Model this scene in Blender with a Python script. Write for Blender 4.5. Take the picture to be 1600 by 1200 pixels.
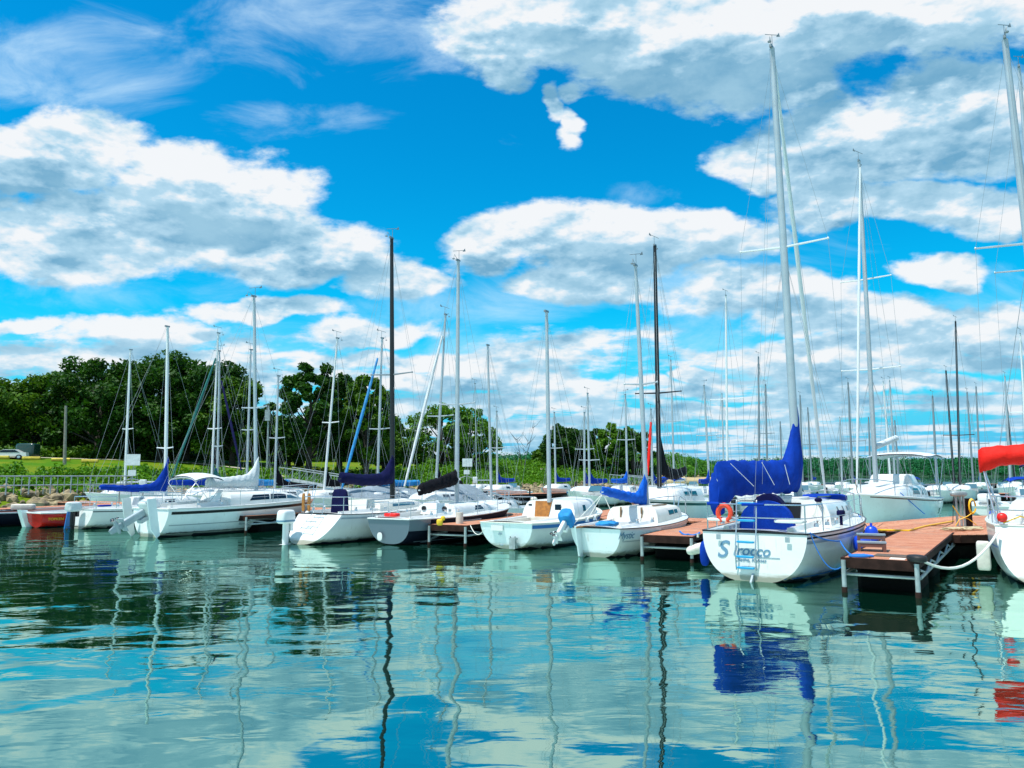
import bpy, math, random
import numpy as np
from mathutils import Vector, Matrix, noise as mnoise
R = math.radians
scene = bpy.context.scene
for _o in list(bpy.data.objects): bpy.data.objects.remove(_o)
# ---------------------------------------------------------------- camera
H = 2.2; PITCH = R(6.75); F = 1200.0
cd = bpy.data.cameras.new('camera'); cam = bpy.data.objects.new('camera', cd)
scene.collection.objects.link(cam)
cam.location = (0, 0, H); cam.rotation_euler = (R(90) + PITCH, 0, 0)
cd.sensor_width = 36; cd.lens = 27; cd.clip_start = .1; cd.clip_end = 9000
scene.camera = cam
CP, SP = math.cos(PITCH), math.sin(PITCH)
def ratio(px, py=742):
    return (px - 800) / (F * CP - (600 - py) * SP)
def pix(px, py, Y):
    v = 600 - py; k = Y / (F * CP - v * SP)
    return Vector(((px - 800) * k, Y, H + (F * SP + v * CP) * k))
def gnd(px, py, z=0.0):
    v = 600 - py; k = (z - H) / (F * SP + v * CP)
    return Vector(((px - 800) * k, (F * CP - v * SP) * k, z))
# ---------------------------------------------------------------- light
scene.view_settings.view_transform = 'Standard'; scene.view_settings.look = 'None'
scene.view_settings.exposure = 0.3; scene.view_settings.gamma = 1.0
scene.cycles.use_denoising = True
scene.cycles.max_bounces = 6; scene.cycles.glossy_bounces = 3; scene.cycles.diffuse_bounces = 3
scene.cycles.transparent_max_bounces = 6; scene.cycles.caustics_reflective = True; scene.cycles.sample_clamp_indirect = 4.0; scene.cycles.caustics_refractive = False
SUN_EL = R(69); SUN_H = Vector((-.86, -.50)).normalized()
sl = bpy.data.lights.new('sun', 'SUN'); sl.energy = 4.8; sl.angle = R(.5); sl.color = (1, .96, .9)
so = bpy.data.objects.new('sun', sl); scene.collection.objects.link(so)
sd = Vector((SUN_H.x * math.cos(SUN_EL), SUN_H.y * math.cos(SUN_EL), math.sin(SUN_EL)))
so.rotation_euler = sd.to_track_quat('Z', 'Y').to_euler(); so.location = (0, 0, 60)

world = bpy.data.worlds.new('World'); scene.world = world; world.use_nodes = True
class NT:
    def __init__(s, tree): s.t = tree; s.n = tree.nodes; s.l = tree.links
    def node(s, typ, **kw):
        n = s.n.new(typ)
        for k, v in kw.items():
            if k == 'ins':
                for i, x in v.items(): s.put(n.inputs[i], x)
            else: setattr(n, k, v)
        return n
    def put(s, inp, x):
        if isinstance(x, bpy.types.NodeSocket): s.l.new(x, inp)
        elif x is not None: inp.default_value = x
    def m(s, op, a, b=None, c=None, clamp=False):
        n = s.n.new('ShaderNodeMath'); n.operation = op; n.use_clamp = clamp
        for i, x in enumerate((a, b, c)):
            if x is not None: s.put(n.inputs[i], x)
        return n.outputs[0]
    def mapr(s, x, a, b, c=0.0, d=1.0, smooth=True):
        n = s.n.new('ShaderNodeMapRange')
        if smooth: n.interpolation_type = 'SMOOTHSTEP'
        for i, v in enumerate((x, a, b, c, d)): s.put(n.inputs[i], v)
        return n.outputs[0]
    def mix(s, f, a, b):
        n = s.n.new('ShaderNodeMix'); n.data_type = 'RGBA'
        s.put(n.inputs[0], f); s.put(n.inputs[6], a); s.put(n.inputs[7], b)
        return n.outputs[2]
    def noise(s, vec, scale, detail=4, rough=.5, dist=0.0, dim='3D'):
        n = s.n.new('ShaderNodeTexNoise'); n.noise_dimensions = dim
        s.put(n.inputs['Vector'], vec); s.put(n.inputs['Scale'], scale); s.put(n.inputs['Detail'], detail)
        s.put(n.inputs['Roughness'], rough); s.put(n.inputs['Distortion'], dist)
        return n.outputs['Fac']
    def xyz(s, x, y, z=0.0):
        n = s.n.new('ShaderNodeCombineXYZ')
        for i, v in enumerate((x, y, z)): s.put(n.inputs[i], v)
        return n.outputs[0]
    def sep(s, v):
        n = s.n.new('ShaderNodeSeparateXYZ'); s.put(n.inputs[0], v); return n.outputs
# cloud masses: direction of centre and half extents (degrees of the sky, stored as tangents)
CLOUDS = []
def cl(px, py, a, b, w=1.0):
    v = 600 - py; d = F * CP - v * SP
    CLOUDS.append(((px - 800) / d, (F * SP + v * CP) / d, a / d, b / d, w))
for c in [(90, 240, 160, 72, 1.4), (310, 315, 200, 88, 1.6), (170, 370, 260, 88, 1.6), (470, 385, 140, 66, 1.5), (610, 432, 90, 40, 1.1),
          (900, 45, 220, 105, 1.5), (1110, 80, 270, 125, 1.7), (1380, 30, 260, 92, 1.5), (868, 168, 24, 34, 1.0), (893, 205, 24, 26, .95), (905, 158, 26, 22, .8), (800, 115, 50, 40, 1.1),
          (1180, 250, 85, 48, 1.2), (1330, 232, 160, 82, 1.6), (1510, 190, 180, 105, 1.6), (1400, 318, 210, 46, 1.4), (1550, 340, 120, 42, 1.2),
          (760, 385, 75, 38, 1.1), (980, 372, 215, 62, 1.6), (910, 440, 130, 40, 1.3), (1130, 365, 80, 45, 1.2),
          (1480, 430, 78, 33, 1.5), (1200, 455, 150, 50, 1.4), (1310, 500, 170, 45, 1.4), (1500, 510, 190, 46, 1.5), (1380, 560, 240, 30, 1.3),
          (245, 515, 128, 34, 1.6), (50, 505, 90, 14, .8), (430, 478, 140, 24, 1.3), (570, 520, 110, 32, 1.4), (100, 575, 130, 14, .9), (350, 565, 200, 18, 1.1),
          (640, 570, 150, 22, 1.1), (1090, 585, 60, 20, 1.4), (880, 605, 220, 20, 1.1), (1430, 605, 200, 20, 1.1), (1150, 640, 200, 12, 1.0), (720, 640, 150, 12, 1.0)]:
    cl(*c)
THIN = []
def thin(px, py, a, b, w=1.0):
    v = 600 - py; d = F * CP - v * SP
    THIN.append(((px - 800) / d, (F * SP + v * CP) / d, a / d, b / d, w))
for c in [(90, 95, 230, 95, 1.0), (560, 30, 270, 100, .9), (410, 195, 80, 34, .42), (545, 186, 60, 18, .30), (800, 220, 30, 24, .5), (1000, 300, 60, 22, .4),
          (740, 480, 200, 50, .8), (150, 455, 260, 40, .5), (1080, 470, 130, 60, .6), (1260, 400, 150, 50, .7), (1560, 470, 150, 50, .6), (700, 560, 400, 50, .6), (300, 530, 400, 50, .6), (1200, 560, 400, 60, .6)]:
    thin(*c)
def cloud_group():
    g = bpy.data.node_groups.new('cloud_density', 'ShaderNodeTree')
    g.interface.new_socket('Vector', in_out='INPUT', socket_type='NodeSocketVector')
    g.interface.new_socket('D', in_out='OUTPUT', socket_type='NodeSocketFloat')
    T = NT(g); gi = T.node('NodeGroupInput'); go = T.node('NodeGroupOutput')
    x, y, z = T.sep(gi.outputs[0])[:3]
    ys = T.m('MAXIMUM', y, .12)
    u = T.m('DIVIDE', x, ys); v = T.m('DIVIDE', z, ys)
    wn = T.n.new('ShaderNodeTexNoise'); T.put(wn.inputs['Vector'], T.xyz(u, T.m('MULTIPLY', v, 1.6))); wn.inputs['Scale'].default_value = 7; wn.inputs['Detail'].default_value = 5
    ws = T.sep(wn.outputs['Color'])
    u2 = T.m('ADD', u, T.m('MULTIPLY', T.m('SUBTRACT', ws[0], .5), .13)); v2 = T.m('ADD', v, T.m('MULTIPLY', T.m('SUBTRACT', ws[1], .5), .09))
    acc = None
    for (cu, cv, a, b, w) in CLOUDS:
        du = T.m('MULTIPLY_ADD', u2, 1 / a, -cu / a); dv = T.m('MULTIPLY_ADD', v2, 1 / b, -cv / b)
        # flat base: squash below the centre
        dv = T.m('MAXIMUM', dv, T.m('MULTIPLY', dv, -1.25))
        q = T.m('MULTIPLY_ADD', du, du, T.m('MULTIPLY', dv, dv))
        e = T.m('MULTIPLY', T.m('SUBTRACT', 1.0, q), w)
        acc = e if acc is None else T.m('SMOOTH_MAX', acc, e, .25)
    acc = T.m('MAXIMUM', acc, -1.2)
    # rows of small cumulus towards the horizon and over the rest of the sky: flat layer seen in perspective
    zz = T.m('ADD', T.m('MAXIMUM', z, 0.0), .035)
    lay = T.xyz(T.m('DIVIDE', x, zz), T.m('DIVIDE', y, zz))
    n2 = T.noise(lay, .62, 6, .58)
    low = T.m('MULTIPLY_ADD', n2, 6.4, -2.82)
    near = T.mapr(v, .14, .30, 0.0, 1.0)
    back = T.mapr(y, .05, .35, 1.0, 0.0)
    pen = T.m('MULTIPLY', T.m('MULTIPLY', near, T.m('SUBTRACT', 1.0, back)), -3.0)
    low = T.m('ADD', low, pen)
    front = T.m('MULTIPLY_ADD', back, -3.0, acc)
    base = T.m('MAXIMUM', front, low)
    q2 = None
    f = T.noise(T.xyz(u, T.m('MULTIPLY', v, 1.5), z), 9, 9, .6)
    f2 = T.noise(T.xyz(u, T.m('MULTIPLY', v, 2.0), z), 34, 5, .6)
    d = T.m('ADD', base, T.m('MULTIPLY_ADD', f, 3.0, -1.42))
    d = T.m('ADD', d, T.m('MULTIPLY_ADD', f2, .9, -.45))
    T.l.new(d, go.inputs[0])
    return g
def build_world():
    T = NT(world.node_tree); T.n.clear()
    out = T.node('ShaderNodeOutputWorld'); bg = T.node('ShaderNodeBackground')
    tc = T.node('ShaderNodeTexCoord'); vec = tc.outputs['Generated']
    sky = T.node('ShaderNodeTexSky', sky_type='NISHITA'); sky.sun_disc = False
    sky.sun_elevation = SUN_EL; sky.sun_rotation = math.atan2(SUN_H.x, SUN_H.y)
    sky.air_density = 1.0; sky.dust_density = .6; sky.ozone_density = 2.0
    hs = T.node('ShaderNodeHueSaturation', ins={'Saturation': 1.45, 'Value': 1.0, 'Color': sky.outputs[0]})
    x, y, z = T.sep(vec)[:3]
    # strength 0.1 on the sky
    sk = T.node('ShaderNodeVectorMath', operation='MULTIPLY'); T.put(sk.inputs[0], hs.outputs[0])
    sk.inputs[1].default_value = SKY_TINT
    grp = cloud_group()
    def D(vv):
        g = T.node('ShaderNodeGroup'); g.node_tree = grp; T.put(g.inputs[0], vv); return g.outputs[0]
    up = T.node('ShaderNodeVectorMath', operation='ADD'); T.put(up.inputs[0], vec); 
    T.put(up.inputs[1], T.xyz(-.006, 0, T.m('MULTIPLY_ADD', T.m('MAXIMUM', z, 0.0), .10, .010)))
    d0 = D(vec); d1 = D(up.outputs[0])
    alpha = T.mapr(d0, -.28, .55)
    # shading: little cloud towards the sun -> lit; thick cloud above -> soft grey underside
    st = T.xyz(x, y, T.m('MULTIPLY', z, 2.0))
    def shift(k):
        q = T.node('ShaderNodeVectorMath', operation='ADD'); T.put(q.inputs[0], st); q.inputs[1].default_value = (-.3 * k, 0, k); return q.outputs[0]
    def relief(sc, k, det=5):
        return T.m('SUBTRACT', T.noise(st, sc, det, .55), T.noise(shift(k), sc, det, .55))
    rel = T.m('ADD', T.m('MULTIPLY', relief(7, .035), 3.2), T.m('MULTIPLY', relief(19, .013), 1.7))
    sm = T.noise(st, 3.5, 3, .5)
    g0 = T.mapr(d1, -.2, 2.5, smooth=False)
    high = T.mapr(z, .20, .50, 0.0, .30)
    g1 = T.m('ADD', T.m('MULTIPLY', g0, T.m('MULTIPLY_ADD', sm, 2.0, -.05)), T.m('MULTIPLY', high, T.mapr(d1, -.3, .8)))
    g1 = T.m('ADD', g1, T.m('SUBTRACT', .13, rel), clamp=True)
    edge = T.mapr(d0, -.3, .6)
    wh = T.mix(edge, (.42, .70, .92, 1), (.81, .83, .85, 1))
    colr = T.mix(T.mapr(g1, .12, .52, smooth=False), wh, (.44, .65, .79, 1))
    colr = T.mix(T.mapr(g1, .45, 1.0, smooth=False), colr, T.mix(T.mapr(T.noise(st, 9, 6, .6), .32, .68), (.14, .35, .53, 1), (.30, .52, .67, 1)))
    hz = T.mapr(z, 0.0, .22)
    skyc = T.mix(hz, (.09, .46, .78, 1), sk.outputs[0])
    colr = T.mix(T.mapr(z, .01, .14), T.mix(.3, colr, (.30, .64, .86, 1)), colr)
    ys = T.m('MAXIMUM', y, .12); u = T.m('DIVIDE', x, ys); v = T.m('DIVIDE', z, ys); tn = None
    nn = T.noise(T.xyz(u, T.m('MULTIPLY', v, 2.2)), 5.5, 8, .62, .6)
    for (cu, cv, a, b, w) in THIN:
        du = T.m('MULTIPLY_ADD', u, 1 / a, -cu / a); dv = T.m('MULTIPLY_ADD', v, 1 / b, -cv / b)
        e = T.m('MULTIPLY', T.m('SUBTRACT', 1.0, T.m('MULTIPLY_ADD', du, du, T.m('MULTIPLY', dv, dv))), w)
        tn = e if tn is None else T.m('SMOOTH_MAX', tn, e, .3)
    ta = T.m('MULTIPLY', T.mapr(T.m('ADD', tn, T.m('MULTIPLY_ADD', nn, 3.6, -1.9)), -.2, 1.5), T.mapr(y, .1, .3, 0.0, .62))
    skyc = T.mix(ta, skyc, (.62, .82, .95, 1))
    fin = T.mix(T.m('MULTIPLY', alpha, .98), skyc, colr)
    dn = T.mapr(z, -.04, 0.0, smooth=False)
    fin = T.mix(dn, (.05, .12, .13, 1), fin)
    T.l.new(fin, bg.inputs[0]); bg.inputs[1].default_value = .92
    T.l.new(bg.outputs[0], out.inputs[0])
SKY_TINT = (.003, .180, .166)
build_world()
world.cycles.sampling_method = 'MANUAL'; world.cycles.sample_map_resolution = 1024

# ---------------------------------------------------------------- helpers
COL = scene.collection
def mat(name, col, rough=.5, metal=0.0, var=0.0, vscale=6.0, bump=0.0, bscale=20.0, spec=None, col2=None, coat=0.0, trans=0.0, alpha=None):
    m = bpy.data.materials.new(name); m.use_nodes = True
    T = NT(m.node_tree); b = T.n['Principled BSDF']
    b.inputs['Roughness'].default_value = rough; b.inputs['Metallic'].default_value = metal
    if spec is not None: b.inputs['Specular IOR Level'].default_value = spec
    b.inputs['Coat Weight'].default_value = coat
    c = tuple(col) + (1,)
    tc = T.node('ShaderNodeTexCoord').outputs['Object']
    if var or col2:
        n = T.noise(tc, vscale, 5, .6)
        c2 = tuple(col2) + (1,) if col2 else tuple(max(0, x * (1 - var)) for x in col) + (1,)
        T.put(b.inputs['Base Color'], T.mix(T.mapr(n, .35, .65), c, c2))
    else: b.inputs['Base Color'].default_value = c
    if bump:
        bn = T.node('ShaderNodeBump'); bn.inputs['Distance'].default_value = bump; bn.inputs['Strength'].default_value = 1
        T.put(bn.inputs['Height'], T.noise(tc, bscale, 4, .6)); T.l.new(bn.outputs[0], b.inputs['Normal'])
    if trans:
        b.inputs['Transmission Weight'].default_value = 0
    if alpha is not None: b.inputs['Alpha'].default_value = alpha
    return m
class MB:
    def __init__(s): s.v = []; s.f = []; s.mi = []; s.cur = 0
    def add(s, vs, fs):
        o = len(s.v); s.v += [tuple(x) for x in vs]
        for f in fs: s.f.append(tuple(i + o for i in f)); s.mi.append(s.cur)
        return s
    def box(s, c, sz, M=None):
        x, y, z = [a / 2 for a in sz]; vs = []
        for dx, dy, dz in ((-1,-1,-1),(1,-1,-1),(1,1,-1),(-1,1,-1),(-1,-1,1),(1,-1,1),(1,1,1),(-1,1,1)):
            p = Vector((dx * x, dy * y, dz * z))
            if M is not None: p = M @ p
            vs.append(p + Vector(c))
        return s.add(vs, [(0,3,2,1),(4,5,6,7),(0,1,5,4),(1,2,6,5),(2,3,7,6),(3,0,4,7)])
    def tube(s, pts, r, n=8, closed=False, flat=1.0):
        pts = [Vector(p) for p in pts]; m = len(pts)
        rr = r if isinstance(r, (list, tuple)) else [r] * m
        vs = []; ref = None
        for i, p in enumerate(pts):
            if closed: t = pts[(i + 1) % m] - pts[i - 1]
            else: t = pts[min(i + 1, m - 1)] - pts[max(i - 1, 0)]
            if t.length < 1e-9: t = Vector((0, 0, 1))
            t.normalize()
            if ref is None: ref = Vector((0, 0, 1)) if abs(t.z) < .9 else Vector((1, 0, 0))
            a = ref - t * ref.dot(t)
            if a.length < 1e-6: a = t.orthogonal()
            a.normalize(); b = t.cross(a); ref = a
            for k in range(n):
                an = 2 * math.pi * k / n
                vs.append(p + (a * math.cos(an) + b * math.sin(an) * flat) * rr[i])
        fs = []
        for i in range(m if closed else m - 1):
            j = (i + 1) % m
            for k in range(n):
                k2 = (k + 1) % n; fs.append((i * n + k, i * n + k2, j * n + k2, j * n + k))
        if not closed: fs.append(tuple(range(n - 1, -1, -1))); fs.append(tuple((m - 1) * n + k for k in range(n)))
        return s.add(vs, fs)
    def sup(s, c, sz, e1=.5, e2=.5, nu=14, nv=9, M=None, taper=0.0):
        def pw(a, e): return math.copysign(abs(a) ** e, a)
        vs = []
        for i in range(nv + 1):
            ph = -math.pi / 2 + math.pi * i / nv
            for j in range(nu):
                th = 2 * math.pi * j / nu
                z = pw(math.sin(ph), e1); k = 1 + taper * z
                p = Vector((pw(math.cos(ph), e1) * pw(math.cos(th), e2) * sz[0] / 2 * k, pw(math.cos(ph), e1) * pw(math.sin(th), e2) * sz[1] / 2 * k, z * sz[2] / 2))
                if M is not None: p = M @ p
                vs.append(p + Vector(c))
        fs = [(i * nu + j, i * nu + (j + 1) % nu, (i + 1) * nu + (j + 1) % nu, (i + 1) * nu + j) for i in range(nv) for j in range(nu)]
        return s.add(vs, fs)
    def prism(s, pts, z0, z1):   # polygon in xy
        n = len(pts); vs = [(p[0], p[1], z0) for p in pts] + [(p[0], p[1], z1) for p in pts]
        return s.add(vs, [tuple(range(n - 1, -1, -1)), tuple(range(n, 2 * n))] + [(i, (i + 1) % n, n + (i + 1) % n, n + i) for i in range(n)])
    def slab(s, pts, off):       # polygon in 3d with thickness vector
        n = len(pts); off = Vector(off); vs = [Vector(p) for p in pts] + [Vector(p) + off for p in pts]
        return s.add(vs, [tuple(range(n - 1, -1, -1)), tuple(range(n, 2 * n))] + [(i, (i + 1) % n, n + (i + 1) % n, n + i) for i in range(n)])
    def rows(s, rows, closed=False):
        n = len(rows[0]); vs = [p for r in rows for p in r]
        fs = [(i * n + k, i * n + (k + 1) % n, (i + 1) * n + (k + 1) % n, (i + 1) * n + k) for i in range(len(rows) - 1) for k in range(n if closed else n - 1)]
        return s.add(vs, fs)
    def build(s, name, ms, parent=None, smooth=False, angle=40):
        me = bpy.data.meshes.new(name); me.from_pydata(s.v, [], s.f)
        ms = ms if isinstance(ms, (list, tuple)) else [ms]
        for m in ms: me.materials.append(m)
        if len(ms) > 1: me.polygons.foreach_set('material_index', s.mi)
        if smooth:
            me.polygons.foreach_set('use_smooth', [True] * len(me.polygons))
            me.set_sharp_from_angle(angle=R(angle))
        me.update()
        o = bpy.data.objects.new(name, me); COL.objects.link(o)
        if parent is not None: o.parent = parent
        return o
def tag(o, label=None, cat=None, group=None, kind=None):
    if label: o['label'] = label
    if cat: o['category'] = cat
    if group: o['group'] = group
    if kind: o['kind'] = kind
    return o
def empty(name, loc=(0, 0, 0), rz=0.0):
    o = bpy.data.objects.new(name, None); COL.objects.link(o); o.location = loc; o.rotation_euler = (0, 0, rz); o.empty_display_size = .3
    return o
def copy_tree(o, parent=None):
    c = o.copy(); COL.objects.link(c); c.parent = parent
    for ch in [x for x in bpy.data.objects if x.parent == o]: copy_tree(ch, c)
    return c
def text_mesh(name, body, size, M, m, parent, shear=0.0, ext=.002, off=0.0):
    cu = bpy.data.curves.new(name, 'FONT'); cu.body = body; cu.size = size; cu.shear = shear; cu.extrude = ext; cu.offset = off
    cu.align_x = 'CENTER'
    t = bpy.data.objects.new(name + '_tmp', cu); COL.objects.link(t)
    bpy.context.view_layer.update()
    me = bpy.data.meshes.new_from_object(t.evaluated_get(bpy.context.evaluated_depsgraph_get()))
    bpy.data.objects.remove(t); me.transform(M); me.materials.clear(); me.materials.append(m); me.name = name
    o = bpy.data.objects.new(name, me); COL.objects.link(o); o.parent = parent
    return o
# ---------------------------------------------------------------- materials
M_gel = mat('gelcoat_white', (.74, .755, .74), .28, var=.10, vscale=1.3, coat=.3)
M_gel2 = mat('gelcoat_cream', (.78, .76, .68), .3, var=.12, vscale=2, coat=.2)
M_gelb = mat('gelcoat_cool', (.78, .86, .87), .25, var=.08, vscale=1.5, coat=.3)
M_grey = mat('gelcoat_grey', (.30, .37, .41), .3, var=.1, coat=.3)
M_anti = mat('antifouling_dark', (.012, .018, .025), .5, var=.3)
M_trans = mat('dark_metallic_grey', (.13, .17, .21), .3, coat=.3)
M_black = mat('black_paint', (.008, .008, .010), .3)
M_dkhull = mat('dark_navy_hull', (.005, .008, .018), .6, spec=.08)
M_red = mat('red_gelcoat', (.55, .012, .006), .25, coat=.4, var=.25)
M_green = mat('dark_green_stripe', (.006, .06, .05), .35)
M_bstripe = mat('blue_stripe', (.01, .14, .42), .35)
def stained(m):
    if m.name.startswith('dark') or m.name.startswith('red'): return m
    if m.name + '_hull' in bpy.data.materials: return bpy.data.materials[m.name + '_hull']
    c = m.copy(); c.name = m.name + '_hull'; T = NT(c.node_tree); b = T.n['Principled BSDF']; inp = b.inputs['Base Color']
    src = inp.links[0].from_socket if inp.links else tuple(inp.default_value)
    P = T.node('ShaderNodeTexCoord').outputs['Object']; x, y, z = T.sep(P)[:3]
    n = T.noise(T.xyz(T.m('MULTIPLY', x, 2.5), y, T.m('MULTIPLY', z, 5)), 2.0, 5, .65)
    scum = T.m('MULTIPLY', T.mapr(T.m('SUBTRACT', z, T.m('MULTIPLY', n, .22)), .10, -.03), .75)
    st = T.noise(T.xyz(T.m('MULTIPLY', x, 9), T.m('MULTIPLY', y, 9), T.m('MULTIPLY', z, .8)), 1.3, 4, .6)
    stv = T.m('MULTIPLY', T.mapr(st, .60, .74), .30)
    sc = T.m('MULTIPLY', T.mapr(T.noise(P, 14, 4, .7), .66, .74), .35)
    o = T.mix(stv, src, (.30, .25, .15, 1)); o = T.mix(sc, o, (.22, .20, .17, 1)); o = T.mix(scum, o, (.13, .13, .06, 1))
    T.l.new(o, inp); return c
M_glass = mat('dark_window', (.006, .018, .032), .12, spec=.35)
M_glass2 = mat('grey_window', (.05, .13, .18), .08, spec=.8)
M_alu = mat('mast_aluminium', (.44, .50, .54), .38, metal=.35, var=.12, vscale=2)
M_aluw = mat('mast_white', (.64, .68, .70), .35, var=.05)
M_alud = mat('mast_weathered', (.20, .24, .27), .45, metal=.3)
M_mblk = mat('mast_black', (.012, .012, .014), .35, var=.3)
M_steel = mat('stainless_steel', (.62, .66, .68), .22, metal=.85)
M_galv = mat('galvanised_steel', (.40, .46, .47), .5, metal=.35, var=.3, vscale=5)
M_wire = mat('rigging_wire', (.30, .34, .36), .4, metal=.3)
M_blue = mat('canvas_royal_blue', (.001, .040, .36), .85, var=.25, vscale=3, bump=.01, bscale=14, spec=.15)
M_blue2 = mat('canvas_bright_blue', (.002, .11, .60), .8, var=.2, vscale=3, bump=.012, bscale=12, spec=.2)
M_lblue = mat('canvas_light_blue', (.03, .27, .62), .8, var=.3, vscale=4, bump=.01, bscale=10, spec=.2)
M_navy = mat('canvas_navy', (.004, .006, .055), .85, var=.3, bump=.01, bscale=12, spec=.15)
M_blk = mat('canvas_black', (.006, .006, .010), .85, var=.3, bump=.012, bscale=12, spec=.15)
M_wcan = mat('canvas_white', (.60, .65, .68), .85, var=.15, vscale=3, bump=.01, bscale=10, spec=.15)
M_grc = mat('canvas_grey', (.24, .30, .35), .85, var=.2, vscale=2, bump=.012, bscale=8, spec=.15)
M_gteal = mat('canvas_teal', (.03, .16, .15), .85, var=.2, spec=.15)
M_redc = mat('canvas_red', (.72, .012, .006), .7, var=.18, vscale=3, bump=.012, bscale=8, spec=.2)
M_teak = mat('varnished_wood', (.42, .16, .02), .35, var=.35, vscale=9, coat=.4)
M_deckw = mat('weathered_trim', (.28, .17, .08), .6, var=.4, vscale=9)
M_rope = mat('white_rope', (.72, .72, .66), .8)
M_ropeb = mat('blue_rope', (.01, .16, .55), .8)
M_ropey = mat('yellow_rope', (.80, .50, .02), .7)
M_ropet = mat('tan_rope', (.52, .45, .28), .85)
M_fend = mat('fender_white', (.70, .68, .60), .5, var=.2)
M_fenb = mat('fender_blue', (.005, .06, .62), .35)
M_plas = mat('motor_grey', (.34, .42, .46), .35, var=.1)
M_plasw = mat('motor_white', (.72, .75, .76), .3)
M_rub = mat('black_rubber', (.01, .01, .012), .6)
M_fascia = mat('dock_fascia', (.035, .016, .013), .8, var=.5, vscale=4, spec=.15)
M_float = mat('dock_float_black', (.004, .005, .005), .8, spec=.1)
M_brown = mat('brown_plastic', (.16, .07, .055), .6, var=.2)
M_letter = mat('blue_grey_lettering', (.11, .24, .36), .4)
M_pedw = mat('pedestal_white', (.62, .70, .72), .5, var=.15)
M_redb = mat('bright_red_plastic', (.8, .01, .005), .4)
M_hose = mat('yellow_cable', (.85, .48, .01), .5)
M_horse = mat('orange_buoy', (.85, .06, .02), .5, var=.2, vscale=30)
# ---------------------------------------------------------------- water
def water_mat():
    m = bpy.data.materials.new('lake_water'); m.use_nodes = True; T = NT(m.node_tree); b = T.n['Principled BSDF']
    P = T.node('ShaderNodeNewGeometry').outputs['Position']
    x, y, z = T.sep(P)[:3]
    nz = T.noise(P, .09, 3, .5)
    T.put(b.inputs['Base Color'], T.mix(nz, (.001, .011, .006, 1), (.001, .022, .013, 1)))
    b.inputs['Roughness'].default_value = .015; b.inputs['IOR'].default_value = 8.0; b.inputs['Specular Tint'].default_value = (.66, 1.0, .87, 1)
    # long gentle swell, wavelets, and wind ripple that comes in patches
    pa = T.xyz(T.m('MULTIPLY', x, .75), y)
    big = T.noise(pa, .85, 1, .4, .3)
    mid = T.noise(T.xyz(T.m('MULTIPLY', x, .6), y, 3.0), 2.6, 2, .5, .5)
    fin = T.noise(T.xyz(T.m('MULTIPLY', x, .32), y, 7.0), 7.5, 4, .55, .4)
    patch = T.mapr(T.noise(T.xyz(T.m('MULTIPLY', x, .35), y), .17, 3, .5), .40, .62)
    far = T.mapr(y, 6.0, 17.0, .42, 1.0)
    h = T.m('MULTIPLY', big, .030)
    h = T.m('ADD', h, T.m('MULTIPLY', mid, T.m('MULTIPLY_ADD', far, .0050, .0012)))
    h = T.m('ADD', h, T.m('MULTIPLY', fin, T.m('MULTIPLY', T.m('MULTIPLY_ADD', patch, .0024, .0005), far)))
    bn = T.node('ShaderNodeBump'); bn.inputs['Strength'].default_value = 1; bn.inputs['Distance'].default_value = 1
    T.put(bn.inputs['Height'], h); T.l.new(bn.outputs[0], b.inputs['Normal'])
    return m
w = MB(); w.add([(-4000, -400, 0), (4000, -400, 0), (4000, 6000, 0), (-4000, 6000, 0)], [(0, 1, 2, 3)])
tag(w.build('water', water_mat()), kind='structure')
bedm = mat('lake_bed', (.05, .06, .04), .9)
w = MB(); w.add([(-4000, -400, -4), (4000, -400, -4), (4000, 6500, -4), (-4000, 6500, -4)], [(0, 1, 2, 3)])
tag(w.build('lake_bed', bedm), kind='structure')
# ---------------------------------------------------------------- shore terrain
SHORE = [(-400, -60), (-120, 26), (-60, 44), (-36, 52), (-25, 60), (-18, 69), (-8, 79), (1, 88), (9, 101), (19, 107), (25, 116), (25, 150), (22, 240), (20, 700), (-400, 700)]
def sdist(X, Y):
    P = np.stack([X, Y], -1); best = np.full(X.shape, 1e9); inside = np.zeros(X.shape, bool); n = len(SHORE)
    for i in range(n):
        a = np.array(SHORE[i], float); b = np.array(SHORE[(i + 1) % n], float); ab = b - a
        t = np.clip(((P - a) @ ab) / (ab @ ab), 0, 1); q = a + t[..., None] * ab
        best = np.minimum(best, np.hypot(P[..., 0] - q[..., 0], P[..., 1] - q[..., 1]))
        c = ((a[1] > Y) != (b[1] > Y)); 
        xi = (b[0] - a[0]) * (Y - a[1]) / (b[1] - a[1] + 1e-12) + a[0]
        inside ^= c & (X < xi)
    return np.where(inside, best, -best)
def hgt(s): return np.interp(s, [-8, 0, 2.5, 5, 12, 30, 60, 400], [-2.5, -.05, .75, 1.15, 2.5, 3.95, 4.3, 6])
def ghgt(x, y): return float(hgt(sdist(np.array([x], float), np.array([y], float)))[0])
xs = np.concatenate([np.arange(-400, -70, 12), np.arange(-70, 34, 1.0)]); ys = np.concatenate([np.arange(-40, 30, 10), np.arange(30, 130, 1.0), np.arange(130, 300, 8), np.arange(300, 701, 40)])
GX, GY = np.meshgrid(xs, ys, indexing='ij'); S = sdist(GX, GY); GZ = hgt(S)
rng = np.random.default_rng(5)
GZ = GZ + np.where(S > 1, rng.normal(0, .03, S.shape), 0)
nx, ny = GX.shape; idx = np.arange(nx * ny).reshape(nx, ny)
keep = (S[:-1, :-1] > -9)
q = np.stack([idx[:-1, :-1], idx[1:, :-1], idx[1:, 1:], idx[:-1, 1:]], -1)[keep]
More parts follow.
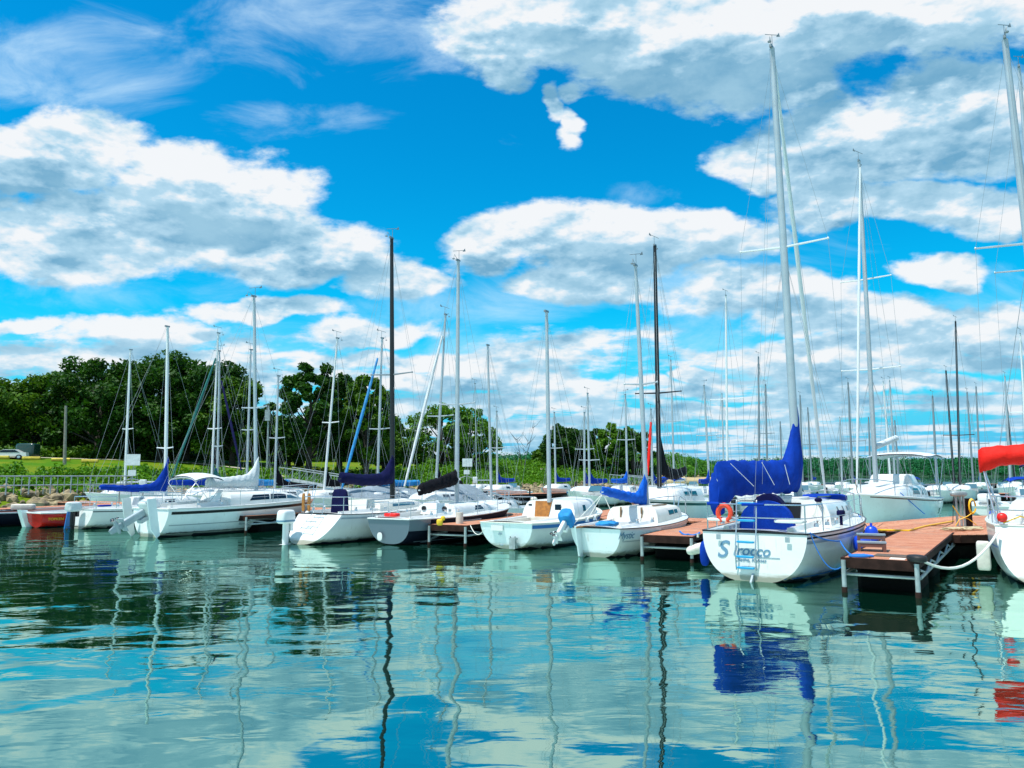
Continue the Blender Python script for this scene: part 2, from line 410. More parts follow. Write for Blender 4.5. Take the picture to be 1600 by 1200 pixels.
def np_mesh(name, V, Q, ms, parent=None, mi=None, smooth=False):
    me = bpy.data.meshes.new(name); k = Q.shape[1]
    me.vertices.add(len(V)); me.vertices.foreach_set('co', np.asarray(V, np.float32).ravel())
    me.loops.add(Q.size); me.loops.foreach_set('vertex_index', Q.astype(np.int32).ravel())
    me.polygons.add(len(Q)); me.polygons.foreach_set('loop_start', np.arange(0, Q.size, k, dtype=np.int32))
    for m in (ms if isinstance(ms, (list, tuple)) else [ms]): me.materials.append(m)
    if mi is not None: me.polygons.foreach_set('material_index', mi.astype(np.int32))
    me.polygons.foreach_set('use_smooth', np.full(len(Q), smooth)); me.update(calc_edges=True)
    o = bpy.data.objects.new(name, me); COL.objects.link(o)
    if parent is not None: o.parent = parent
    return o
lawn = mat('lawn_grass', (.050, .150, .003), .9, col2=(.14, .18, .006), vscale=.22, bump=.05, bscale=6, spec=.1)
tag(np_mesh('ground', np.stack([GX, GY, GZ], -1).reshape(-1, 3), q, lawn, smooth=True), kind='structure')
# ---------------------------------------------------------------- foliage
def leafmat(name, a, b, vs=.6):
    m = bpy.data.materials.new(name); m.use_nodes = True; T = NT(m.node_tree); p = T.n['Principled BSDF']
    P = T.node('ShaderNodeTexCoord').outputs['Object']
    n = T.noise(P, vs, 3, .6); n2 = T.noise(P, vs * 7, 2, .6)
    f = T.m('MULTIPLY_ADD', n2, .5, T.m('MULTIPLY', n, .6))
    T.put(p.inputs['Base Color'], T.mix(T.mapr(f, .38, .70), a + (1,), b + (1,)))
    p.inputs['Roughness'].default_value = .6; p.inputs['Specular IOR Level'].default_value = .2
    tr = T.node('ShaderNodeBsdfTranslucent', ins={'Color': (b[0] * 1.3, b[1] * 1.3, b[2], 1)})
    mx = T.node('ShaderNodeMixShader', ins={0: .22}); T.l.new(p.outputs[0], mx.inputs[1]); T.l.new(tr.outputs[0], mx.inputs[2])
    T.l.new(mx.outputs[0], T.n['Material Output'].inputs[0])
    return m
LF_dark = leafmat('leaf_dark', (.003, .026, .002), (.030, .105, .004))
LF_mid = leafmat('leaf_mid', (.010, .055, .003), (.075, .17, .004))
LF_lite = leafmat('leaf_light', (.025, .10, .004), (.095, .22, .010))
LF_bush = leafmat('leaf_bush', (.012, .085, .003), (.11, .27, .006), .9)
LF_far = leafmat('leaf_far', (.003, .085, .035), (.02, .17, .05), .06)  # blue-green tone: distance haze is mixed into the leaf colour
LF_far2 = leafmat('leaf_far_bright', (.02, .11, .012), (.10, .27, .02), .12)  # brighter, yellower leaf green of the wood on the sandy point
M_bark = mat('bark', (.055, .045, .035), .9, var=.5, vscale=4, bump=.03, bscale=9)
def leaves(C, Rr, n, size, rg, flat=.8):
    """leaf quads scattered in ball clumps: C centres (k,3), Rr radii (k,)"""
    k = len(C); N = k * n
    d = rg.normal(size=(N, 3)); d /= np.linalg.norm(d, axis=1)[:, None]
    rad = rg.random(N) ** .45
    c = np.repeat(C, n, 0) + d * (rad * np.repeat(Rr, n))[:, None] * np.array([1, 1, flat])
    nr = d * .6 + rg.normal(size=(N, 3)) * .7 + np.array([0, 0, .5]); nr /= np.linalg.norm(nr, axis=1)[:, None]
    t = np.cross(nr, rg.normal(size=(N, 3))); t /= np.linalg.norm(t, axis=1)[:, None] + 1e-9
    b = np.cross(nr, t); s = (size * (.55 + .9 * rg.random(N)))[:, None]
    V = np.stack([c - t * s * .55, c - b * s * .34, c + t * s * .6, c + b * s * .30], 1).reshape(-1, 3)
    return V, np.arange(4 * N).reshape(-1, 4)
def make_tree(name, label, cat, loc, hh, rad, lf, seed, clumps=46, per=130, size=.42, base=.22, group=None, sparse=1.0, trunk=.22, top=.55, airy=False):
    rg = np.random.default_rng(seed); root = empty(name, loc); tag(root, label, cat, group)
    tb = MB(); lean = rg.normal(size=2) * .25
    tp = [(lean[0] * f * f, lean[1] * f * f, hh * .8 * f - .3 * (f == 0)) for f in (0, .2, .4, .6, .8, 1)]
    tb.tube(tp, [trunk * (1.25 - f * 1.1) for f in (0, .2, .4, .6, .8, 1)], 8)
    C = []; RR = []
    for i in range(clumps):
        f = (i + .5) / clumps; z = hh * (base + (1 - base - .06) * f ** .9)
        e = math.sin(math.pi * min(1, max(0, (z / hh - base * .6) / (1 - base * .6))) ** (top + .3)) ** .62
        a = i * 2.39996 + rg.normal() * .4; r = rad * e * (.35 + .65 * rg.random() ** .5) * (1 + .18 * math.sin(a * 2 + seed))
        p = (math.cos(a) * r, math.sin(a) * r, z + rg.normal() * .3); C.append(p); RR.append(rad * (.17 + .13 * rg.random()) * (.8 if airy else 1))
        if i % 3 == 0:
            zb = max(hh * .15, z - r * .9 - .4); q = (tp[0][0], tp[0][1], zb)
            mid = ((p[0]) * .5, p[1] * .5, (zb + z) / 2 - .15)
            tb.tube([q, mid, p], [trunk * .36, trunk * .22, .02], 5)
    tb.build('trunk', M_bark, root, smooth=True)
    V, Q = leaves(np.array(C), np.array(RR), int(per * sparse), size, rg)
    np_mesh('crown', V, Q, lf, root)
    return root
def tpx(px, Y): return (ratio(px) * Y, Y)
def zt(py, Y): return pix(800, py, Y).z
TREES = [ # px, Y, top py, radius m, leaf, label, kwargs
 (10, 88, 598, 5.2, LF_mid, 'yellowish green broad tree at the left edge of the photo', {}),
 (62, 88, 583, 4.4, LF_mid, 'mid green rounded tree second from the left edge, behind the lawn', {}),
 (150, 86, 556, 5.4, LF_dark, 'tall dark tree left of the sign board, second highest crown of the left wood', {}),
 (205, 90, 562, 4.6, LF_dark, 'dark tree just behind the mast left of the blue sail cover', {}),
 (248, 87, 552, 4.6, LF_dark, 'highest dark tree of the left wood, behind the tall mast of the blue-covered boat', {}),
 (290, 90, 566, 4.0, LF_dark, 'dark tree between the two tall left masts', {}),
 (332, 87, 563, 4.4, LF_dark, 'dark tree behind the pair of close-set masts', {}),
 (362, 86, 588, 3.6, LF_mid, 'lower right-hand tree ending the left wood', {}),
 (110, 95, 600, 4.5, LF_dark, 'shaded tree behind the utility pole', {}),
 (395, 92, 652, 2.2, LF_dark, 'small dark tree in the gap right of the left wood', {}),
 (482, 80, 566, 3.3, LF_dark, 'tall ragged dark tree left in the middle clump behind the ramp', {'airy': True}),
 (530, 86, 588, 3.5, LF_dark, 'dark tree in the centre of the middle clump', {}),
 (572, 82, 580, 3.3, LF_mid, 'brighter green tree right in the middle clump beside the black mast', {'airy': True}),
 (450, 90, 668, 2.0, LF_dark, 'low dark tree at the left foot of the middle clump', {}),
 (600, 92, 655, 2.8, LF_mid, 'low tree at the right foot of the middle clump', {}),
 (632, 104, 683, 3.0, LF_mid, 'small bushy tree between the middle clump and the airy tree', {}),
 (690, 100, 632, 4.6, LF_lite, 'light airy tree with drooping leaves left of the dockside power post', {'sparse': .5, 'airy': True}),
 (735, 102, 640, 3.8, LF_lite, 'light airy tree right behind the second tall grey mast', {'sparse': .42, 'airy': True}),
 (880, 116, 666, 3.6, LF_dark, 'dark round tree left of the far blue sail covers', {'airy': True}),
 (903, 122, 670, 3.2, LF_dark, 'dark tree second in the small clump beyond the harbour', {}),
 (925, 118, 671, 2.9, LF_dark, 'narrow dark tree third in the small clump beyond the harbour', {}),
 (963, 114, 661, 3.2, LF_lite, 'pale leafy tree with gaps right in the small clump', {'sparse': .6, 'airy': True}),
 (990, 112, 676, 2.8, LF_dark, 'dark tree ending the small clump beside the blue-covered mast', {}),
 (855, 130, 700, 2.6, LF_mid, 'low green tree left of the small clump', {}),
]
for i, (px, Y, tpy, rad, lf, lab, kw) in enumerate(TREES):
    x, y = tpx(px, Y); g = ghgt(x, y); hh = zt(tpy, Y) - g
    make_tree('shade_tree', lab, 'tree', (x, y, g - .1), hh, rad * 1.12, lf, 100 + i, clumps=58 if rad > 3 else 36, per=190, size=.39 if lf is not LF_lite else .42, base=.16 if not kw.get('airy') else .22, group='trees along the shore', trunk=.2 + rad * .03, **kw)
# bare dead tree
rt = empty('dead_tree', (ratio(818) * 112, 112, ghgt(ratio(818) * 112, 112))); tag(rt, 'bare leafless sapling standing alone before the far blue hill', 'tree')
tb = MB(); random.seed(4)
tb.tube([(0, 0, 0), (.3, 0, 2.0), (.9, 0, 4.0), (1.7, 0, 7.2)], [.09, .06, .04, .012], 5)
tb.tube([(0, 0, 0), (-.5, 0, 2.4), (-1.0, 0, 5.2)], [.07, .05, .012], 5)
for k in range(26):
    f = random.uniform(.3, .95); x0 = 1.7 * f * f if k % 2 else -1.0 * f; z0 = (7.2 if k % 2 else 5.2) * f
    a = random.uniform(-1, 1); tb.tube([(x0, 0, z0), (x0 + a * .7, random.uniform(-.4, .4), z0 + .5), (x0 + a * 1.4, random.uniform(-.6, .6), z0 + 1.3)], [.03, .02, .008], 4)
tb.build('trunk', M_bark, rt)
# undergrowth on the bank
def shore_points(n, s0, s1, rg, xmin=-60, xmax=25, ymax=135):
    out = []
    while len(out) < n:
        X = rg.uniform(xmin, xmax, 4000); Y = rg.uniform(38, ymax, 4000); s = sdist(X, Y)
        k = (s > s0) & (s < s1) & (Y * 3.0 > 1.2 * np.abs(X)) & (np.abs(X) < Y * .75)
        out += list(zip(X[k], Y[k], s[k]))
    return np.array(out[:n])
rg = np.random.default_rng(9)
P = shore_points(1500, 1.9, 11.5, rg); z = hgt(P[:, 2]); rr = rg.uniform(.35, .75, len(P)) * np.where(P[:, 0] > -14, 1.35, 1)
V, Q = leaves(np.stack([P[:, 0], P[:, 1], z + rr * .45], -1), rr * 1.15, 60, .27, rg)
tag(np_mesh('shrubs', V, Q, LF_bush), 'tangle of bright green shrubs covering the bank above the rocks', 'undergrowth', kind='stuff')
P = shore_points(1100, 30, 42, rg, -72, 20, 150); z = hgt(P[:, 2]); rr = rg.uniform(.5, 1.3, len(P))
V, Q = leaves(np.stack([P[:, 0], P[:, 1], z + rr * .6], -1), rr, 60, .36, rg)
tag(np_mesh('undergrowth', V, Q, LF_mid), 'dark green undergrowth below the shore trees beyond the lawn', 'undergrowth', kind='stuff')
P = shore_points(650, 9, 30, rg, -12, 24, 150); z = hgt(P[:, 2]); rr = rg.uniform(.5, 1.2, len(P))
V, Q = leaves(np.stack([P[:, 0], P[:, 1], z + rr * .5], -1), rr, 70, .3, rg)
tag(np_mesh('shrubs', V, Q, LF_bush), 'high green thicket on the bank behind the far dock', 'undergrowth', kind='stuff')
# dense background wood behind
P = shore_points(900, 44, 75, rg, -90, 15, 170); z = hgt(P[:, 2]); rr = rg.uniform(1.2, 2.4, len(P))
lim = np.where(P[:, 0] / P[:, 1] < -.17, 1.0, .35)
V, Q = leaves(np.stack([P[:, 0], P[:, 1], z + rg.random(len(P)) * 7 * lim], -1), rr, 90, .6, rg)
tag(np_mesh('wood', V, Q, LF_dark), 'dark wood far behind the shore trees', 'wood', kind='stuff')
# rocks
ICO = [(0, 0, 1)] + [(math.cos(a) * .894, math.sin(a) * .894, .447) for a in [2 * math.pi * i / 5 for i in range(5)]] + [(math.cos(a) * .894, math.sin(a) * .894, -.447) for a in [2 * math.pi * (i + .5) / 5 for i in range(5)]] + [(0, 0, -1)]
ICF = [(0, i + 1, (i + 1) % 5 + 1) for i in range(5)] + [(i + 1, i + 6, (i + 1) % 5 + 1) for i in range(5)] + [((i + 1) % 5 + 1, i + 6, (i + 1) % 5 + 6) for i in range(5)] + [(11, (i + 1) % 5 + 6, i + 6) for i in range(5)]
def rocks(P, sc, name, m, label):
    n = len(P); base = np.array(ICO); V = np.repeat(base[None], n, 0) * (1 + rg.normal(0, .16, (n, 12, 1)))
    V = V * (sc * (.45 + 1.3 * rg.random((n, 1, 1)) ** 2.2) * rg.uniform(.7, 1.3, (n, 1, 3)) * np.array([1, 1, .65]))
    a = rg.uniform(0, 6.28, n); c, s = np.cos(a), np.sin(a)
    x = V[..., 0] * c[:, None] - V[..., 1] * s[:, None]; y = V[..., 0] * s[:, None] + V[..., 1] * c[:, None]
    V = np.stack([x, y, V[..., 2]], -1) + P[:, None, :]
    Q = (np.array(ICF)[None] + (np.arange(n) * 12)[:, None, None]).reshape(-1, 3)
    tag(np_mesh(name, V.reshape(-1, 3), Q, m), label, 'rocks', kind='stuff')
M_rock = mat('riprap_stone', (.34, .27, .15), .9, col2=(.09, .07, .045), vscale=1.7, bump=.03, bscale=5)
P = shore_points(1700, -.8, 3.6, rg, -62, 25, 118); rocks(np.stack([P[:, 0], P[:, 1], hgt(P[:, 2]) + .12], -1), .42, 'riprap', M_rock, 'tan rocks piled along the water edge of the bank')
# path and yellow kerbs, cars, pole
M_conc = mat('pale_concrete', (.42, .40, .30), .9, var=.2)
M_asph = mat('asphalt', (.05, .05, .05), .9, var=.2)
M_ykerb = mat('yellow_kerb_paint', (.62, .50, .06), .8, var=.3)
def strip(name, pts, wd, m, dz=.05, kind='structure'):
    b = MB(); rows = []
    for i, (x, y) in enumerate(pts):
        a = Vector(pts[max(0, i - 1)]); c = Vector(pts[min(len(pts) - 1, i + 1)]); d = (c - a).normalized(); n = Vector((-d.y, d.x)) * wd / 2
        rows.append([(x + n.x, y + n.y, ghgt(x + n.x, y + n.y) + dz), (x - n.x, y - n.y, ghgt(x - n.x, y - n.y) + dz)])
    b.rows(rows); return tag(b.build(name, m), kind=kind)
def on(px, Y): return (ratio(px) * Y, Y)
strip('path', [on(-60, 76), on(60, 79), on(200, 83), on(300, 85), on(360, 82), on(410, 79), on(440, 77)], .9, M_conc, .10)
strip('road', [on(620, 106), on(700, 108), on(800, 112), on(900, 116), on(960, 118)], 1.6, M_conc, .45)
for a, b_, lab in ((-25, 12, 'faded yellow parking kerb in front of the white car'), (33, 61, 'yellow parking kerb right of the white car'), (79, 108, 'yellow parking kerb beside the foot of the utility pole'), (126, 152, 'short yellow parking kerb right of the utility pole')):
    k = MB(); p, q_ = on(a, 75.4), on(b_, 75.7); z = ghgt(*p) + .2
    k.tube([(p[0], p[1], z), (q_[0], q_[1], z)], .16, 6); tag(k.build('parking_kerb', M_ykerb), lab, 'kerb', 'yellow parking kerbs on the lawn edge')
p = on(100, 72); po = MB(); zg = ghgt(*p); tp = pix(103, 634, 72)
po.tube([(p[0], p[1], zg - .2), tuple(tp)], [.16, .11], 8)
M_pole = mat('weathered_pole', (.30, .29, .26), .9, var=.3)
rp = po.build('utility_pole', M_pole); tag(rp, 'weathered wooden utility pole at the wood edge left', 'pole')
p = on(491 - 199, 84)
def tree_guard(px, Y, lab, tpy, basepy=None):
    x, y = on(px, Y); g = ghgt(x, y); b = MB(); b.tube([(x, y, g - .1), tuple(pix(px + 3, tpy, Y))], [.12, .09], 8)
    c = MB(); t = pix(px + 3, tpy, Y); c.box((t.x, t.y - .2, t.z - 1.0), (.5, .35, 1.1))
    r = empty('light_pole', (0, 0, 0)); tag(r, lab, 'pole'); b.build('pole', M_galv, r); c.build('control_box', M_galv, r)
tree_guard(417, 78, 'grey steel lamp pole with a cabinet, before the gap in the trees', 634)
def car(px, Y, m, label, nm):
    x, y = on(px, Y); r = empty(nm, (x, y, ghgt(x, y) - .05), R(4)); r.scale = (.92, .92, .70); tag(r, label, 'car')
    b = MB(); prof = [(-2.1, .35), (-2.1, .75), (-1.6, .88), (-1.0, .92), (-.35, 1.36), (.9, 1.38), (1.55, .98), (2.05, .92), (2.12, .4)]
    b.rows([[(a, -.85, z) for a, z in prof], [(a, -.78, z) for a, z in prof]]); b.slab([(a, -.85, z) for a, z in prof], (0, 1.7, 0)); b.build('body', m, r, True)
    g = MB(); g.slab([(-.95, -.86, .93), (-.38, -.86, 1.3), (.88, -.86, 1.31), (1.4, -.86, .95)], (0, -.01, 0)); g.build('side_window', M_glass, r)
    for a in (-1.35, 1.35):
        t = MB(); t.tube([(a, -.9, .32), (a, -.7, .32)], .32, 14); w_ = t.build('wheel', M_rub, r); h = MB(); h.tube([(a, -.915, .32), (a, -.88, .32)], .18, 10); h.build('rim', M_steel, w_)
M_carw = mat('car_paint_white', (.75, .77, .78), .2, coat=.6); M_card = mat('car_paint_blue', (.02, .06, .12), .2, coat=.6); M_carg = mat('car_paint_dark_green', (.01, .04, .03), .2, coat=.6)
car(14, 77, M_carw, 'white car parked behind the yellow kerb at the left edge', 'parked_car')
car(-8, 80.5, M_card, 'dark blue car partly behind the white car', 'parked_car')
bx = on(41, 77.5); b = MB(); b.sup((0, 0, .75), (1.9, 1.3, 1.6), .25, .25); d = b.build('trash_dumpster', M_carg, None, True); d.location = (bx[0], bx[1], ghgt(*bx)); tag(d, 'dark box-shaped bin standing right of the white car', 'bin')
# ---------------------------------------------------------------- far shores
def far_wood(name, pts, depth, hts, lf, size, step, label, seed, m_ground):
    rg = np.random.default_rng(seed); C = []; RR = []
    P0 = [Vector(p) for p in pts]
    seg = []
    for i in range(len(P0) - 1):
        n = max(2, int((P0[i + 1] - P0[i]).length / step))
        for k in range(n): f = k / n; seg.append((P0[i].lerp(P0[i + 1], f), hts[i] * (1 - f) + hts[i + 1] * f))
    rowsg = []
    for (p, h) in seg:
        rowsg.append([(p.x, p.y - 3, -.3), (p.x, p.y, 1.0), (p.x, p.y + depth * .5, h * .6), (p.x, p.y + depth, h * .72), (p.x, p.y + depth * 1.6, h * .4)])
        for j in range(8):
            f = (j + rg.random() * .8) / 8
            gz = np.interp(f, [0, .5, 1], [1.0, h * .6, h * .72]); r = size * rg.uniform(.7, 1.2)
            C.append((p.x + rg.normal() * step * .5, p.y + depth * f, gz + r * .55 + rg.random() * h * .08 + h * .10 * math.sin(p.x * .021 + seed) * f)); RR.append(r)
    g = MB(); g.rows(rowsg); tag(g.build('hill', m_ground, None, True), kind='structure')
    V, Q = leaves(np.array(C), np.array(RR), 90, size * .30, rg, .85)
    tag(np_mesh(name, V, Q, lf), label, 'wood', kind='stuff')
M_hill = mat('hill_ground', (.012, .07, .03), .95, var=.3, vscale=.05)
M_sand = mat('sandy_shore', (.50, .38, .20), .95, var=.2, vscale=.1)
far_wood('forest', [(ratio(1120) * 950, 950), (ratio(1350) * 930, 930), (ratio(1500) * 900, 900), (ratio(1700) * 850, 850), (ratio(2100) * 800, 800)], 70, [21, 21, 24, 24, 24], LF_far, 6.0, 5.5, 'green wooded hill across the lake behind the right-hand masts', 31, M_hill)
far_wood('forest', [(ratio(980) * 330, 330), (ratio(1030) * 330, 330), (ratio(1075) * 335, 335), (ratio(1105) * 345, 345), (ratio(1135) * 370, 370)], 22, [11.5, 11.5, 10.5, 8.5, 3], LF_far2, 2.6, 2.2, 'bright green wood on the sandy point right of the small clump', 32, M_sand)
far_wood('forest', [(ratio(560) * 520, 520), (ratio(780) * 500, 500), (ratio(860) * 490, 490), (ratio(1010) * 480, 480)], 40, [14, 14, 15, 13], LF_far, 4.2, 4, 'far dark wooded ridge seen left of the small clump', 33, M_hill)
b = MB(); pts = [(ratio(1000) * 322, 322), (ratio(1060) * 318, 318), (ratio(1118) * 335, 335), (ratio(1150) * 372, 372)]
b.rows([[(x, y, -.3), (x, y + 4, .9), (x, y + 16, 1.6)] for x, y in pts]); tag(b.build('beach', M_sand), kind='structure')
# ---------------------------------------------------------------- docks
def dirh(h): return Vector((math.sin(R(h)), math.cos(R(h)), 0)), Vector((-math.cos(R(h)), math.sin(R(h)), 0))
def mat_planks(name, head, pitch=.145):
    m = bpy.data.materials.new(name); m.use_nodes = True; T = NT(m.node_tree); p = T.n['Principled BSDF']
    P = T.node('ShaderNodeTexCoord').outputs['Object']; x, y, z = T.sep(P)[:3]
    cell = T.m('FLOOR', T.m('DIVIDE', x, pitch)); fr = T.m('FRACT', T.m('DIVIDE', x, pitch))
    wn = T.node('ShaderNodeTexWhiteNoise', noise_dimensions='1D'); T.put(wn.inputs['W'], cell)
    gr = T.noise(T.xyz(T.m('MULTIPLY', x, 9), y, cell), 3.0, 5, .65)
    c = T.mix(wn.outputs[0], (.40, .13, .06, 1), (.62, .28, .15, 1))
    wn2 = T.node('ShaderNodeTexWhiteNoise', noise_dimensions='1D'); T.put(wn2.inputs['W'], T.m('FLOOR', T.m('DIVIDE', x, pitch * 3.3)))
    c = T.mix(T.m('MULTIPLY', wn2.outputs[0], .6), c, (.40, .13, .07, 1)); c = T.mix(T.m('MULTIPLY', T.mapr(T.noise(P, 1.1, 5, .65), .5, .7), .5), c, (.30, .22, .16, 1))
    c = T.mix(T.mapr(gr, .45, .75), c, (.68, .42, .30, 1))
    gap = T.m('LESS_THAN', fr, .13); c = T.mix(gap, c, (.12, .05, .03, 1))
    T.l.new(c, p.inputs['Base Color']); p.inputs['Roughness'].default_value = .75; p.inputs['Specular IOR Level'].default_value = .25
    return m
M_plank = mat_planks('red_deck_planks', 30)
ZD = .64
def finger(x, y, head, length, width, label, legs=True, floats=True, extra=None, near=True):
    """local x forward from the free end; deck, fascia boards, legs, braces, float"""
    d, l = dirh(head); r = empty('dock_finger', (x, y, 0), R(90 - head)); tag(r, label, 'dock', 'finger docks between the berths')
    hw = width / 2; b = MB(); b.box((length / 2, 0, ZD - .02), (length, width, .04)); b.build('deck', M_plank, r)
    f = MB(); f.box((-.025, 0, ZD - .09), (.045, width + .10, .19))
    for s in (1, -1): f.box((length / 2, s * (hw + .025), ZD - .06), (length, .045, .13))
    f.build('fascia', M_fascia, r)
    fr = MB()
    fr.tube([(.06, -hw, .33), (.06, hw, .33)], .03, 8)
    for s in (1, -1): fr.tube([(.06, s * (hw + .03), .33), (length - .1, s * (hw + .03), .33)], .032, 8)
    n = max(2, int(length / 1.0))
    for i in range(n):
        a = .06 + i * (length - .2) / n; e = a + (length - .2) / n
        for s in (1, -1): fr.tube([(a, s * (hw + .03), .33 if i % 2 else ZD - .16), (e, s * (hw + .03), ZD - .16 if i % 2 else .33)], .022, 6)
    fr.build('frame', M_galv, r)
    for s in (1, -1):
        lg = MB(); lg.tube([(-.07, s * hw, ZD - .04), (-.07, s * hw, .02), (-.07, s * hw, -1.6)], .042, 10); q = lg.build('leg', M_galv, r)
        ru = MB(); ru.tube([(-.07, s * hw, .10), (-.07, s * hw, -.02)], .052, 10); ru.build('rust_collar', M_fascia, q)
    if floats:
        n = max(1, int((length - 1) / 2.6))
        for i in range(n):
            fl = MB(); fl.sup((1.65 + i * 2.5, 0, .10), (1.9, width * .92, .62), .25, .25); fl.build('float', M_float, r, True)
    return r
FR = finger(6.84, 14.58, 33.5, 8.4, 1.24, 'sunlit finger dock nearest the camera right of the boat with the blue ladder steps')
finger(4.0, 20.15, 27, 6.6, 1.30, 'finger dock between the bright blue sail cover boat and the boat with the lettered transom')
finger(-2.0, 24.45, 25, 8.8, 1.30, 'finger dock between the dark striped hull and the boat with the wooden hatch', floats=False)
finger(.98, 25.2, 22, 11.0, 1.25, 'finger dock seen between the wooden hatch boat and the bright blue sail cover boat')
finger(-10.6, 30.0, 30, 7.5, 1.2, 'finger dock mostly hidden behind the long hull with two black stripes')
# main walkway
def walkway(name, pts, label, m=M_plank, head=-60, zt=ZD - .004, rails=None):
    o = Vector((pts[0][0], pts[0][1], 0)); r = empty(name, o, R(90 - head)); Mi = Matrix.Rotation(-R(90 - head), 3, 'Z')
    L = [Mi @ (Vector((p[0], p[1], 0)) - o) for p in pts]
    b = MB(); b.prism([(p.x, p.y) for p in L], zt - .05, zt); b.build('deck', m, r)
    f = MB(); n = len(L)
    for i in range(n):
        a, c = L[i], L[(i + 1) % n]; d = (c - a).normalized(); nn = Vector((d.y, -d.x, 0)) * .02
        f.slab([a + nn + Vector((0, 0, zt - .012)), c + nn + Vector((0, 0, zt - .012)), c + nn + Vector((0, 0, zt - .21)), a + nn + Vector((0, 0, zt - .21))], nn * 1.6)
    f.build('fascia', M_fascia, r)
    fl = MB()
    c0 = sum(L, Vector()) / n
    sh = [c0 + (p - c0) * .93 for p in L]; fl.prism([(p.x, p.y) for p in sh], -.15, .32); fl.build('float', M_float, r)
    tag(r, label, 'dock'); return r
hd, lf_ = dirh(30)
W0 = Vector((12.4, 22.9, 0))
def wk(t, d): return W0 + lf_ * t + hd * d
walkway('dock_walkway', [wk(1.5, 0), wk(45, 0), wk(45, 1.9), wk(1.5, 1.9)], 'long red-planked main walkway running across behind the near row of boats')
def g2(px, py): v = gnd(px, py, ZD - .008); return (v.x, v.y)
walkway('dock_walkway', [g2(1446, 834), g2(1500, 835.5), g2(1680, 833), g2(1660, 806), g2(1500, 805.5), g2(1395, 814), g2(1335, 819), g2(1330, 826)], 'red-planked platform where the near finger dock meets the walkway, under the power pedestal', zt=ZD - .010, head=-42)
# left access dock with railing
def railing(name, a, b_, zdeck, hgt_, label, n=14, parent=None, mt=M_galv):
    a = Vector(a); b_ = Vector(b_); r = empty(name, a); tag(r, label, 'railing'); d = b_ - a
    za = Vector((0, 0, zdeck))
    for f in (1.0, .5):
        t = MB(); t.tube([za + Vector((0, 0, hgt_ * f)), d + za + Vector((0, 0, hgt_ * f))], .03, 6); t.build('rail', mt, r)
    for i in range(n + 1):
        t = MB(); t.tube([d * (i / n) + za, d * (i / n) + za + Vector((0, 0, hgt_))], .035 if i % 3 == 0 else .018, 6); t.build('post', mt, r)
a0 = gnd(-30, 797, ZD); a1 = gnd(205, 787, ZD)
hdl = (a1 - a0).normalized(); nr = Vector((hdl.y, -hdl.x, 0))
walkway('dock_walkway', [a0 + nr * .1, a1 + nr * .1, a1 - nr * 1.4, a0 - nr * 1.4], 'brown-red dock with a steel railing along the rocks at the left edge', head=math.degrees(math.atan2(hdl.x, hdl.y)), zt=ZD)
railing('dock_railing', a0 - nr * .05, a1 - nr * .05, ZD, .86, 'grey steel railing in front of the tan rocks at the left edge', 22)
bx = gnd(25, 797, ZD); b = MB(); b.sup((0, 0, .12), (.95, .4, .26), .25, .3); o = b.build('dock_box', M_fend, None, True); o.location = bx + Vector((0, .5, 0)); o.rotation_euler.z = R(10); tag(o, 'low white box lying on the dock at the left edge', 'box')
# far docks
def far_dock(px0, py0, px1, py1, label, w_=1.8, z=.6):
    a, b_ = gnd(px0, py0, z), gnd(px1, py1, z); d = (b_ - a).normalized(); n = Vector((-d.y, d.x, 0))
    if n.y < 0: n = -n
    r = walkway('far_dock', [a, b_, b_ + n * w_, a + n * w_], label, zt=z, head=math.degrees(math.atan2(d.x, d.y)))
    L = (b_ - a).length; k = max(2, int(L / 3.0)); Mi = Matrix.Rotation(-r.rotation_euler.z, 3, 'Z')
    for i in range(k + 1):
        p = Mi @ (d * (L * i / k)); t = MB(); t.tube([(p.x, p.y - .03, z + .45 if i % 2 else z - .05), (p.x, p.y - .03, -1)], .07, 6); t.build('pile', M_fascia, r)
far_dock(700, 776, 896, 769.5, 'far red dock in front of the tan rocks, left of the small clump of trees')
far_dock(1000, 772, 1108, 771, 'far dock behind the white boat with the green stripe')
far_dock(1120, 776, 1345, 775, 'far dock seen under the royal blue boom cover', 2.2)
far_dock(1370, 772, 1640, 771, 'far dock right of the boat with the arched white bimini', 2.4)
far_dock(1240, 757, 1640, 756, 'farthest dock across the harbour at the right', 2.4)
far_dock(470, 775, 640, 771, 'far dock behind the grey tarpaulin boat, below the ramp', 1.8)
# ramps
def ramp(pa, Ya, pb, Yb, label, hh=1.0):
    A = pix(*pa, Ya); B = pix(*pb, Yb); r = empty('gangway_ramp', A); tag(r, label, 'ramp'); d = B - A; n = Vector((-d.y, d.x, 0)).normalized() * .6
    k = MB(); k.slab([-n, d - n, d + n, n], (0, 0, -.08)); k.build('deck', M_galv, r)
    for s in (1, -1):
        b = MB(); m_ = 9
        b.tube([n * s + Vector((0, 0, hh)), d + n * s + Vector((0, 0, hh))], .035, 6); b.tube([n * s, d + n * s], .035, 6)
        for i in range(m_ + 1): b.tube([d * (i / m_) + n * s, d * (i / m_) + n * s + Vector((0, 0, hh))], .022, 5)
        for i in range(m_): b.tube([d * (i / m_) + n * s, d * ((i + 1) / m_) + n * s + Vector((0, 0, hh))], .016, 5)
        b.build('railing', M_galv, r)
ramp((446, 748), 68, (556, 768), 58, 'grey truss ramp leading down from the bank behind the white boat with the black mast')
ramp((962, 757), 78, (1030, 768), 60, 'grey truss ramp left of the mast with the bright blue sail cover')
